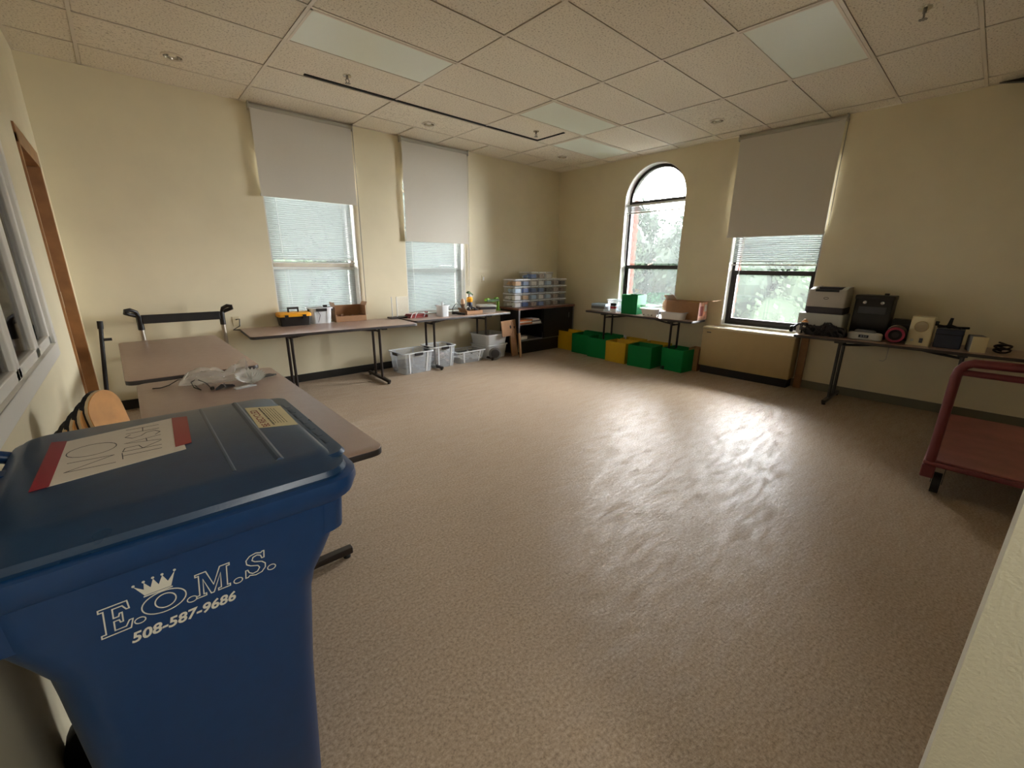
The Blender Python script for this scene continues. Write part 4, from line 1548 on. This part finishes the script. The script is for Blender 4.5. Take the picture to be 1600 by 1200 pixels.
ORD = ['first', 'second', 'third', 'fourth', 'fifth', 'sixth', 'seventh']
ROW = ['bottom row', 'second row from the bottom', 'third row from the bottom', 'fourth row from the bottom', 'top row']
proto_box = None
hp = {}
for (c_, r_), ci in sorted(pick.items(), key=lambda q: (q[0][1], q[0][0])):
    mt = CM[ci]
    nm = {'white_content': 'white', 'blue_content': 'blue', 'blue_plastic': 'bright blue', 'mid_gray': 'grey', 'tan_content': 'tan', 'pale_blue': 'pale blue', 'mixed_scrap': 'mixed', 'navy': 'dark', 'brown_content': 'brown'}[mt]
    ordn = ORD[c_] if r_ < 4 else ['left', 'middle', 'right'][c_ - 2]
    lb = 'shoebox of %s pieces, %s from left in the %s' % (nm, ordn, ROW[r_]) if r_ < 4 else 'shoebox of %s pieces, the %s one in the top row on the cabinet' % (nm, ordn)
    x = 4.995 + c_ * .190
    o = thing('shoebox_bin', lb, 'storage box', (x, 5.395 + BD / 2 + rnd.uniform(-.006, .006), .8005 + r_ * (BH + .0006)), R(rnd.uniform(-1.5, 1.5)), 'clear shoebox bins on the cabinet')
    if proto_box is None:
        shoebox_parts(o)
        proto_box = o
    else:
        for ch in list(proto_box.children):
            if ch.name.startswith(('body', 'lid')):
                q = ch.copy()
                C.objects.link(q)
                q.parent = o
    kk = (mt, (c_ + r_) % 3)
    if kk not in hp:
        hp[kk] = heap(mt, c_ * 7 + r_).build('contents', mt, o)
        hp[kk]['kind'] = 'stuff'
    else:
        q = hp[kk].copy()
        C.objects.link(q)
        q.parent = o


# ---------------------------------------------------------------- folded open cube boxes, green and yellow
def cube_box(label, loc, rz, L, D, H, mat, flap=None):
    t = thing('cube_box', label, 'box', loc, rz, 'green and yellow cube boxes')
    hx, hy, th = L / 2, D / 2, .005
    k = .985
    m = MB()
    m.loft([rrect(-hx * k, hx * k, -hy * k, hy * k, .004, 0, 1), rrect(-hx, hx, -hy, hy, .004, H, 1)], True, False)
    m.loft([rrect(-hx * k + th, hx * k - th, -hy * k + th, hy * k - th, .003, th, 1), rrect(-hx + th, hx - th, -hy + th, hy - th, .003, H, 1)], True, False)
    m.loft([rrect(-hx, hx, -hy, hy, .004, H, 1), rrect(-hx + th, hx - th, -hy + th, hy - th, .003, H, 1)], False, False)
    m.build('body', mat, t)
    for sx in (-1, 1):
        m = MB()
        m.loft([[(sx * (hx - th), -hy + th, H - .001), (sx * (hx - th), hy - th, H - .001), (sx * (hx - .05), hy - th - .03, H - .075), (sx * (hx - .05), -hy + th + .03, H - .075)],
                [(sx * (hx - th - .004), -hy + th, H - .001), (sx * (hx - th - .004), hy - th, H - .001), (sx * (hx - .054), hy - th - .03, H - .075), (sx * (hx - .054), -hy + th + .03, H - .075)]])
        m.build('folded_rim', mat, t)
    return t


GB, YB = 'green_board', 'yellow_board'
cube_box('yellow cube box at the left end of the row under the arched window', (6.10, 5.12, 0), R(0), .30, .40, .34, YB)
cube_box('green cube box next to the leftmost yellow one in the front row', (6.02, 4.705, 0), R(-1), .32, .40, .34, GB)
cube_box('green cube box in the front row left of the middle yellow one', (5.95, 4.29, 0), R(2), .32, .40, .33, GB)
cube_box('yellow cube box in the middle of the front row', (5.90, 3.885, 0), R(-1), .32, .385, .33, YB)
cube_box('green cube box beside the middle yellow one, showing its side', (5.92, 3.455, 0), R(4), .36, .40, .33, GB)
cube_box('green cube box standing apart near the wall heater', (6.08, 2.98, 0), R(-5), .36, .36, .33, GB)
cube_box('green cube box in the back row against the wall, left', (6.235, 4.70, .0), R(0), .10, .38, .36, GB)
cube_box('green cube box in the back row against the wall, right', (6.22, 4.27, .0), R(0), .19, .40, .36, GB)
cube_box('yellow cube box in the back row behind the middle yellow one', (6.22, 3.86, .0), R(0), .26, .36, .34, YB)
cube_box('yellow cube box in the back row behind the front green one', (6.25, 3.44, .0), R(0), .24, .38, .33, YB)
cube_box('green cube box standing on the table before the arched window', (6.19, 3.90, TZ), R(2), .29, .29, .305, GB)
t = carton('cardboard_carton', 'small brown carton on the floor against the wall heater', (6.27, 2.80, 0), R(0), .20, .15, .34, [], ('cardboard', 'cardboard'))
t = thing('plastic_bag', 'white plastic bag stuffed between the back boxes by the table leg', 'plastic bag', (6.235, 4.045, .0))
m = MB()
m.add(*crumple(lambda u, v: ((.06 * math.sin(PI * min(.97, u + .03)) * (1 + .2 * math.sin(5 * 2 * PI * v + 6 * u))) * math.cos(2 * PI * v), .026 * math.sin(2 * PI * v) * (1 + .1 * math.sin(9 * u)), .38 * u), 14, 18))
m.build('film', 'white_content', t, True)

# ---------------------------------------------------------------- on the arched-window table
BL = ['pale blue flat box at the bottom of the pile at the table end', 'grey flat box in the middle of the pile at the table end', 'pale blue flat box on top of the pile at the table end']
for k, mt in enumerate(('light_gray', 'mid_gray', 'pale_blue')):
    o = thing('flat_box', BL[k].replace('pale blue flat box at the bottom', 'light grey flat box at the bottom'), 'box', (6.17, 4.52, TZ + k * .0405), R(-4 + 5 * k), 'flat boxes piled at the table end')
    MB().rbox(-.12, .12, -.14, .14, 0, .04, .01).build('case', mt, o)
    MB().box(-.122, .122, -.142, .142, .018, .021).build('seam', 'clear_rim', o)
tote('clear plastic tub with a pale rim left of the green box on the table', (6.24, 4.25, TZ), R(88), .28, .24, .20, 'clear_plastic', False, False, ('pale_blue', .08, 9), name='clear_tub', group=None, cat='tub')
t = thing('spice_jar', 'clear jar with a black and red lid in front of the clear tub', 'jar', (6.06, 4.20, TZ))
MB().lathe([(.048, 0), (.052, .01), (.052, .10), (.044, .115)], 18, cap0=True, cap1=True).build('jar_body', 'frosted', t, True)
MB().lathe([(.0525, .065), (.0525, .10), (.0525, .1005)], 18).build('red_band', 'red_tape', t, True)
MB().lathe([(.046, .112), (.05, .118), (.05, .148), (.044, .152)], 18, cap0=True, cap1=True).build('cap', 'black_plastic', t, True)
MB().lathe([(.0, .012), (.040, .012), (.042, .05), (.03, .06)], 14, cap1=True).build('contents', 'white_content', t, True)
t = tote('clear tub marked with two black rings right of the green box', (6.30, 3.645, TZ), R(92), .26, .22, .15, 'clear_plastic', False, False, ('pale_blue', .09, 10), name='clear_tub', group=None, cat='tub')
m = MB()
for dx in (-.035, .035):
    ribbon(m, ell(dx, .095, .020, .022), lambda u, v, q: (u, .1085 + q, v), .011, .002, True)
m.build('ring_marks', 'ink', t)
t = tote('small white tub near the table edge in front of the marked tub', (6.03, 3.50, TZ), R(90), .27, .17, .125, 'white_plastic', False, False, None, name='white_tub', group=None, cat='tub', taper=.12)
m = MB()
for x in (-.08, -.02, .055):
    m.cyl((x, .078, .028), (x, .0835, .030), .009, n=10)
m.build('dark_mark', 'ink', t)
t = thing('salt_shaker', 'tiny dark-topped bottle between the white tub and the paper tray', 'bottle', (5.99, 3.335, TZ))
MB().lathe([(.012, 0), (.013, .03), (.007, .04)], 10, cap0=True, cap1=True).build('bottle_body', 'light_gray', t, True)
MB().lathe([(.008, .04), (.008, .058), (.004, .06)], 10, cap0=True, cap1=True).build('cap', 'black_plastic', t, True)
t = tote('shallow white tray of papers at the front right of the table', (6.03, 3.11, TZ), R(90), .36, .19, .105, 'white_plastic', False, False, None, name='paper_tray', group=None, cat='tray', taper=.05)
for k in range(5):
    MB().box(-.15, .15, -.07, .07, .012 + k * .014, .024 + k * .014).build('sheet', 'white_content', t)
t = carton('cardboard_carton', 'large brown carton with a printed pink side on the table end', (6.235, 3.02, TZ), R(90), .50, .29, .26, [('r', 70, .14)], ('cardboard', 'cardboard'))
# local +y faces the room's -x side after the turn
t.rotation_euler = (0, 0, R(-90))
m = MB().box(.2501, .2512, -.14, .14, .004, .252)
m.build('printed_side', 'cardboard_print', t)
MB().box(.2512, .2520, .04, .11, .12, .22).build('shipping_label', 'white_content', t)
MB().box(.2512, .2520, -.11, .0, .06, .20).build('printed_patch', 'red_binder', t)
MB().rbox(-.05, .22, -.12, .12, .20, .245, .02).build('yellow_packing', 'yellow_board', t)
for o in t.children:
    if o.name.startswith('flap'):
        o.rotation_mode = 'XYZ'
m = MB()
m.loft([[(.25, -.145, .26), (.25, .145, .26), (.25, .145, .266), (.25, -.145, .266)], [(.43, -.140, .285), (.43, .140, .285), (.43, .140, .291), (.43, -.140, .291)]])
for o in list(t.children):
    if o.name.startswith('flap'):
        bpy.data.objects.remove(o)
m.build('flap', 'cardboard', t)
m = MB()
m.loft([[(-.25, -.145, .26), (-.25, .145, .26), (-.25, .145, .266), (-.25, -.145, .266)], [(-.31, -.14, .325), (-.31, .14, .325), (-.31, .14, .331), (-.31, -.14, .331)]])
m.build('flap', 'cardboard', t)
t = thing('crumpled_paper', 'crumpled cream paper behind the large carton on the window side', 'paper', (6.46, 3.45, TZ), R(10))
m = MB()
m.add(*crumple(lambda u, v: ((.012 + .075 * math.sin(PI * u)) * math.cos(2 * PI * v) * (1 + .25 * math.sin(6 * PI * v + 8 * u)), (.012 + .07 * math.sin(PI * u)) * math.sin(2 * PI * v), .29 * u + .012 * math.sin(10 * v + 9 * u) * u * (1 - u)), 12, 18))
m.build('paper_ball', 'skin_tone', t, False)

# ---------------------------------------------------------------- wall heater
t = thing('wall_heater', 'cream metal heating unit under the rightmost window', 'heater', (6.165, 1.53, 0))
m = MB()
m.rbox(0, .222, 0, 1.175, .115, .655, .012)
m.build('cabinet', 'cream_metal', t, True)
m = MB()
m.loft([rrect(-.006, .222, -.004, 1.179, .02, z, 4, i) for z, i in ((.652, .004), (.658, 0), (.676, 0), (.684, .006))])
m.build('top_cover', 'cream_light', t, True)
for k in range(9):
    y = .09 + k * .112
    g = MB()
    for q in range(5):
        g.box(.035 + q * .03, .05 + q * .03, y, y + .095, .6835, .6865)
    g.build('vent_grille', 'gray_trim', t)
MB().box(.035, .222, .02, 1.155, 0, .115).build('plinth', 'black_plastic', t)
MB().box(-.002, .0, 1.05, 1.11, .60, .612).build('badge', 'dark_gray', t)
t = thing('wooden_board', 'narrow brown board standing on end between the heater and the dark table', 'board', (6.33, 1.475, 0))
MB().rbox(0, .045, -.05, .03, 0, .70, .004).build('plank', 'oak', t)

# ---------------------------------------------------------------- on the dark right-hand table
def printer(label, loc, L, D, H, top):
    """front faces -x"""
    t = thing('printer', label, 'printer', loc, 0)
    if top:
        m = MB()
        m.rbox(-D / 2, D / 2, -L / 2, L / 2, .075, H - .012, .02)
        m.build('housing', 'printer_gray', t, True)
        MB().rbox(-D / 2 + .006, D / 2 - .006, -L / 2 + .004, L / 2 - .004, 0, .078, .015).build('paper_drawer', 'printer_dark', t, True)
        m = MB()
        m.prism([(-D / 2 + .01, H - .014), (D / 2 - .01, H - .014), (D / 2 - .01, H + .02), (-D / 2 + .14, H + .012)], lambda u, v, q: (u, q, v), -L / 2 + .01, -L / 2 + .06)
        m.prism([(-D / 2 + .01, H - .014), (D / 2 - .01, H - .014), (D / 2 - .01, H + .02), (-D / 2 + .14, H + .012)], lambda u, v, q: (u, q, v), L / 2 - .06, L / 2 - .01)
        m.build('top_cover', 'printer_gray', t)
        MB().box(-D / 2 - .002, D / 2 - .06, -L / 2 + .075, L / 2 - .07, H - .036, H - .0115).build('output_tray', 'black_satin', t)
        MB().box(-D / 2 + .10, D / 2 - .02, -L / 2 + .085, L / 2 - .08, H - .012, H + .012).build('tray_flap', 'printer_dark', t)
        m = MB()
        ribbon(m, [(.022 * math.cos(2 * PI * i / 20), .011 * math.sin(2 * PI * i / 20)) for i in range(20)], lambda u, v, q: (-D / 2 - .0015 - q, u, H * .62 + v), .005, .001, True)
        m.build('oval_emblem', 'ink', t)
    else:
        m = MB()
        m.rbox(-D / 2, D / 2, -L / 2, L / 2, 0, H, .02)
        m.build('housing', 'light_gray', t, True)
        MB().box(-D / 2 - .003, -D / 2 + .01, -L / 2 + .04, L / 2 - .04, .03, .10).build('front_slot', 'dark_gray', t)
        MB().box(-D / 2 + .02, D / 2 - .02, -L / 2 + .02, L / 2 - .02, H, H + .004).build('top_lid', 'light_gray', t)
    return t


printer('lower pale grey printer under the laser printer on the dark table', (6.155, 1.285, TZ), .44, .36, .235, False)
printer('grey laser printer on top of the paler one on the dark table', (6.165, 1.265, TZ + .2395), .37, .35, .285, True)
t = thing('coffee_maker', 'black boxy appliance with shiny knobs beside the printers', 'appliance', (6.20, .845, TZ))
MB().rbox(-.12, .13, -.165, .165, 0, .43, .015).build('housing', 'black_satin', t, True)
m = MB()
m.loft([rrect(-.13, .13, -.17, .17, .01, z, 3, i) for z, i in ((.425, 0), (.46, .0), (.468, .006))])
m.build('lid', 'black_plastic', t, True)
for y in (.075, -.075):
    MB().lathe([(.022, -.122), (.022, -.132), (.016, -.140), (.002, -.141)], 16, (0, y, .39), 'x', cap0=True, cap1=True).build('knob', 'chrome', t, True)
MB().rbox(-.132, -.12, -.12, .12, .27, .345, .004).build('panel', 'dark_gray', t)
MB().rbox(-.02, .03, -.10, -.06, .466, .49, .01).build('lid_knob', 'black_plastic', t)
t = thing('cable_heap', 'heap of black cables and adapters in front of the printers', 'cables', (5.92, 1.22, TZ))
m = MB()
rr = random.Random(3)
for q in range(22):
    x0, y0 = rr.uniform(-.06, .02), rr.uniform(-.20, .17)
    pts = []
    a = rr.uniform(0, 6)
    for s_ in range(9):
        a += rr.uniform(-.9, .9)
        x0 = max(-.08, min(.045, x0 + .035 * math.cos(a)))
        y0 = max(-.22, min(.19, y0 + .045 * math.sin(a)))
        pts.append((x0, y0, .012 + .15 * math.sin(PI * s_ / 8) * rr.uniform(.5, 1.0) * (1 - abs(y0) * 1.5)))
    m.tube(pts, .009, 6)
m.build('cables', 'black_plastic', t, True)['kind'] = 'stuff'
for q, (x, y, s_) in enumerate(((-.02, -.12, .05), (.0, .02, .06), (-.03, .12, .045))):
    MB().rbox(x - .03, x + .03, y - s_, y + s_, .0, .055 + .02 * q, .01).build('adapter', 'black_satin', t)
t = thing('adjustable_clamp', 'black clamp device with a round pad and brass top near the heater', 'clamp', (5.87, 1.425, TZ), R(0))
MB().rbox(-.05, .05, -.055, -.0, 0, .012, .005).build('base', 'steel', t)
MB().cyl((0, -.03, .012), (0, -.03, .14), .013).build('post', 'steel', t, True)
for z in (.05, .08, .11):
    MB().lathe([(.02, z), (.035, z + .004), (.035, z + .018), (.02, z + .022)], 14, (0, -.03, 0), cap0=True, cap1=True).build('collar', 'black_plastic' if z != .08 else 'chrome', t, True)
MB().tube([(0, -.03, .12), (-.01, .03, .115), (-.015, .075, .07)], .013, 8).build('arm', 'black_plastic', t, True)
MB().lathe([(.004, -.02), (.034, -.014), (.040, 0), (.034, .014), (.004, .02)], 18, (-.02, .09, .05), 'y', cap0=True, cap1=True).build('round_pad', 'black_satin', t, True)
MB().lathe([(.032, .14), (.034, .150), (.018, .154), (.018, .170), (.006, .176)], 14, (0, -.03, 0), cap0=True, cap1=True).build('brass_cap', 'wood_light', t, True)
t = thing('clock_radio', 'rounded light grey clock radio with a small dark display', 'radio', (5.93, .835, TZ))
m = MB()
m.loft([rrect(-.055, .055, -.15, .15, .045, z, 6, i) for z, i in ((0, .01), (.012, 0), (.065, 0), (.08, .014))])
m.build('housing', 'light_gray', t, True)
m = MB()
m.loft([rrect(-.03, .045, -.09, .10, .03, z, 5, i) for z, i in ((.079, 0), (.10, .005), (.108, .02))])
m.build('top_dome', 'mid_gray', t, True)
MB().box(-.0575, -.054, -.04, .045, .028, .058).build('display', 'dark_glass', t)
for y in (-.02, 0, .022):
    MB().box(-.0582, -.0573, y - .007, y + .007, .034, .052).build('digit_field', 'mid_gray', t)
t = thing('red_ring_speaker', 'black round speaker with a crimson ring and a chrome top edge', 'speaker', (5.925, .585, TZ + .001), 0)
MB().lathe([(.02, -.05), (.078, -.05), (.086, -.02), (.086, .06), (.07, .08), (.02, .085)], 26, (0, 0, .087), 'x', cap0=True, cap1=True).build('housing', 'black_plastic', t, True)
MB().lathe([(.055, -.052), (.056, -.060), (.076, -.060), (.080, -.050)], 26, (0, 0, .087), 'x').build('ring', 'maroon_ring', t, True)
MB().lathe([(.002, -.046), (.03, -.050), (.055, -.055)], 22, (0, 0, .087), 'x', cap0=True).build('cone', 'slot_black', t, True)
MB().tube([(.03, .085 * math.cos(R(a)), .087 + .09 * math.sin(R(a))) for a in range(35, 150, 12)], .006, 6).build('top_trim', 'chrome', t, True)
t = thing('black_case', 'small black upright case against the wall behind the round speaker', 'case', (6.24, .575, TZ))
MB().rbox(-.06, .06, -.09, .09, 0, .225, .008).build('case_body', 'black_plastic', t)
MB().box(-.062, .062, -.092, .092, .17, .174).build('seam', 'dark_gray', t)
t = thing('table_radio', 'upright cream radio with a round speaker grille', 'radio', (5.97, .405, TZ), R(-4))
m = MB()
m.loft([rrect(-.055, .045, -.09, .09, .012, 0, 3), rrect(-.035, .055, -.088, .088, .012, .285, 3), rrect(-.030, .05, -.083, .083, .012, .29, 3)])
m.build('housing', 'cream_plastic', t, True)
m = MB().lathe([(.0, -.004), (.05, -.004), (.055, 0)], 24, (-.046, 0, .19), 'x', cap0=True)
m.build('speaker_grille', 'cream_metal', t, True)
m = MB()
for q in range(9):
    y = -.04 + .01 * q
    zz = math.sqrt(max(0, .05 ** 2 - y * y))
    m.box(-.052, -.049, y - .0018, y + .0018, .19 - zz, .19 + zz)
m.build('grille_slots', 'gray_trim', t)
MB().box(-.058, -.050, -.035, -.01, .03, .075).build('slider', 'dark_gray', t)
MB().lathe([(.0, -.012), (.013, -.010), (.014, 0)], 14, (-.052, .045, .05), 'x', cap0=True).build('dial', 'light_gray', t, True)
t = thing('navy_case', 'dark navy box with black cables and a mic stand piled on it', 'case', (6.02, .20, TZ))
MB().rbox(-.10, .11, -.10, .095, 0, .185, .012).build('case_body', 'navy', t)
MB().rbox(-.102, .112, -.102, .097, .13, .136, .012).build('seam', 'slot_black', t)
m = MB()
m.tube([(-.03, .10, .20), (-.03, .03, .205), (-.02, -.05, .20), (.02, -.12, .20)], .012, 7)
m.tube([(-.02, .02, .19), (-.02, .01, .29)], [.02, .012], 7)
m.tube([(-.05, .09, .235), (-.05, .14, .24)], .016, 7)
m.tube([(-.05, .14, .22), (-.06, .05, .21), (-.05, .0, .22), (-.07, -.07, .195)], .009, 6)
m.build('piled_gear', 'black_satin', t, True)
t = thing('beige_unit', 'beige box unit with a grey side at the right end of the gear', 'box', (5.95, .005, TZ), R(12))
m = MB()
m.rbox(-.10, .10, -.05, .05, 0, .145, .012)
m.build('housing', 'mid_gray', t, True)
MB().rbox(-.112, -.096, -.053, .053, -.0, .148, .006).build('front_panel', 'cream_plastic', t)
t = thing('cable_coil', 'coil of dark cable hanging over the beige unit at the table end', 'cable', (6.03, -.15, TZ))
m = MB()
m.tube([(.05 * math.cos(a * .6) - .02, -.02 + .055 * math.sin(a * .6), .010 + .0017 * a + .012 * math.sin(a * .9)) for a in range(0, 44)], .008, 6)
m.build('coil', 'black_plastic', t, True)
t = thing('hanging_wire', 'thin bent wire hanging below the edge of the dark table', 'wire', (5.80, .60, .70))
MB().tube([(.02, 0, .028), (.0, .0, .0), (-.005, .0, -.10), (-.005, .02, -.125), (-.005, .05, -.12)], .004, 6).build('wire', 'steel', t, True)

# ---------------------------------------------------------------- red platform cart
t = thing('platform_cart', 'dark red platform cart with a tall tube handle at the right edge', 'cart', (3.88, .08, 0))
LX, WYc = 1.50, .78
MB().rbox(0, LX, -WYc, 0, .215, .245, .02).build('frame', 'cart_red', t, True)
MB().rbox(.03, LX - .03, -WYc + .03, -.03, .2455, .2555, .01).build('deck', 'cart_deck', t)
m = MB()
m.tube([(.03, -.035, .17), (.03, -.035, .84), (.03, -.042, .885), (.03, -.062, .918), (.03, -.095, .935), (.03, -.30, .94), (.03, -WYc + .10, .94), (.03, -WYc + .06, .92), (.03, -WYc + .04, .885), (.03, -WYc + .035, .84), (.03, -WYc + .035, .17)], .027, 14)
m.build('handle', 'cart_red', t, True)
MB().tube([(.03, -.06, .87), (.03, -WYc + .06, .87)], .020, 10).build('lower_rail', 'cart_red', t, True)
for x in (.12, LX - .12):
    for y in (-.09, -WYc + .09):
        MB().rbox(x - .05, x + .05, y - .035, y + .035, .20, .215, .006).build('caster_plate', 'dark_gray', t)
        f_ = MB()
        for sy in (-1, 1):
            f_.prism([(x - .03, .20), (x + .03, .20), (x + .005, .07), (x - .025, .07)], lambda u, v, q: (u, q, v), y + sy * .028 - .002, y + sy * .028 + .002)
        f_.build('caster_fork', 'dark_gray', t)
        MB().cyl((x - .01, y - .022, .072), (x - .01, y + .022, .072), .072, n=22).build('caster_wheel', 'rubber', t, True)
for y in (-.035, -WYc + .035):
    MB().rbox(0.0, .06, y - .035, y + .035, .13, .216, .008).build('handle_socket', 'cart_red', t)

bpy.context.view_layer.update()
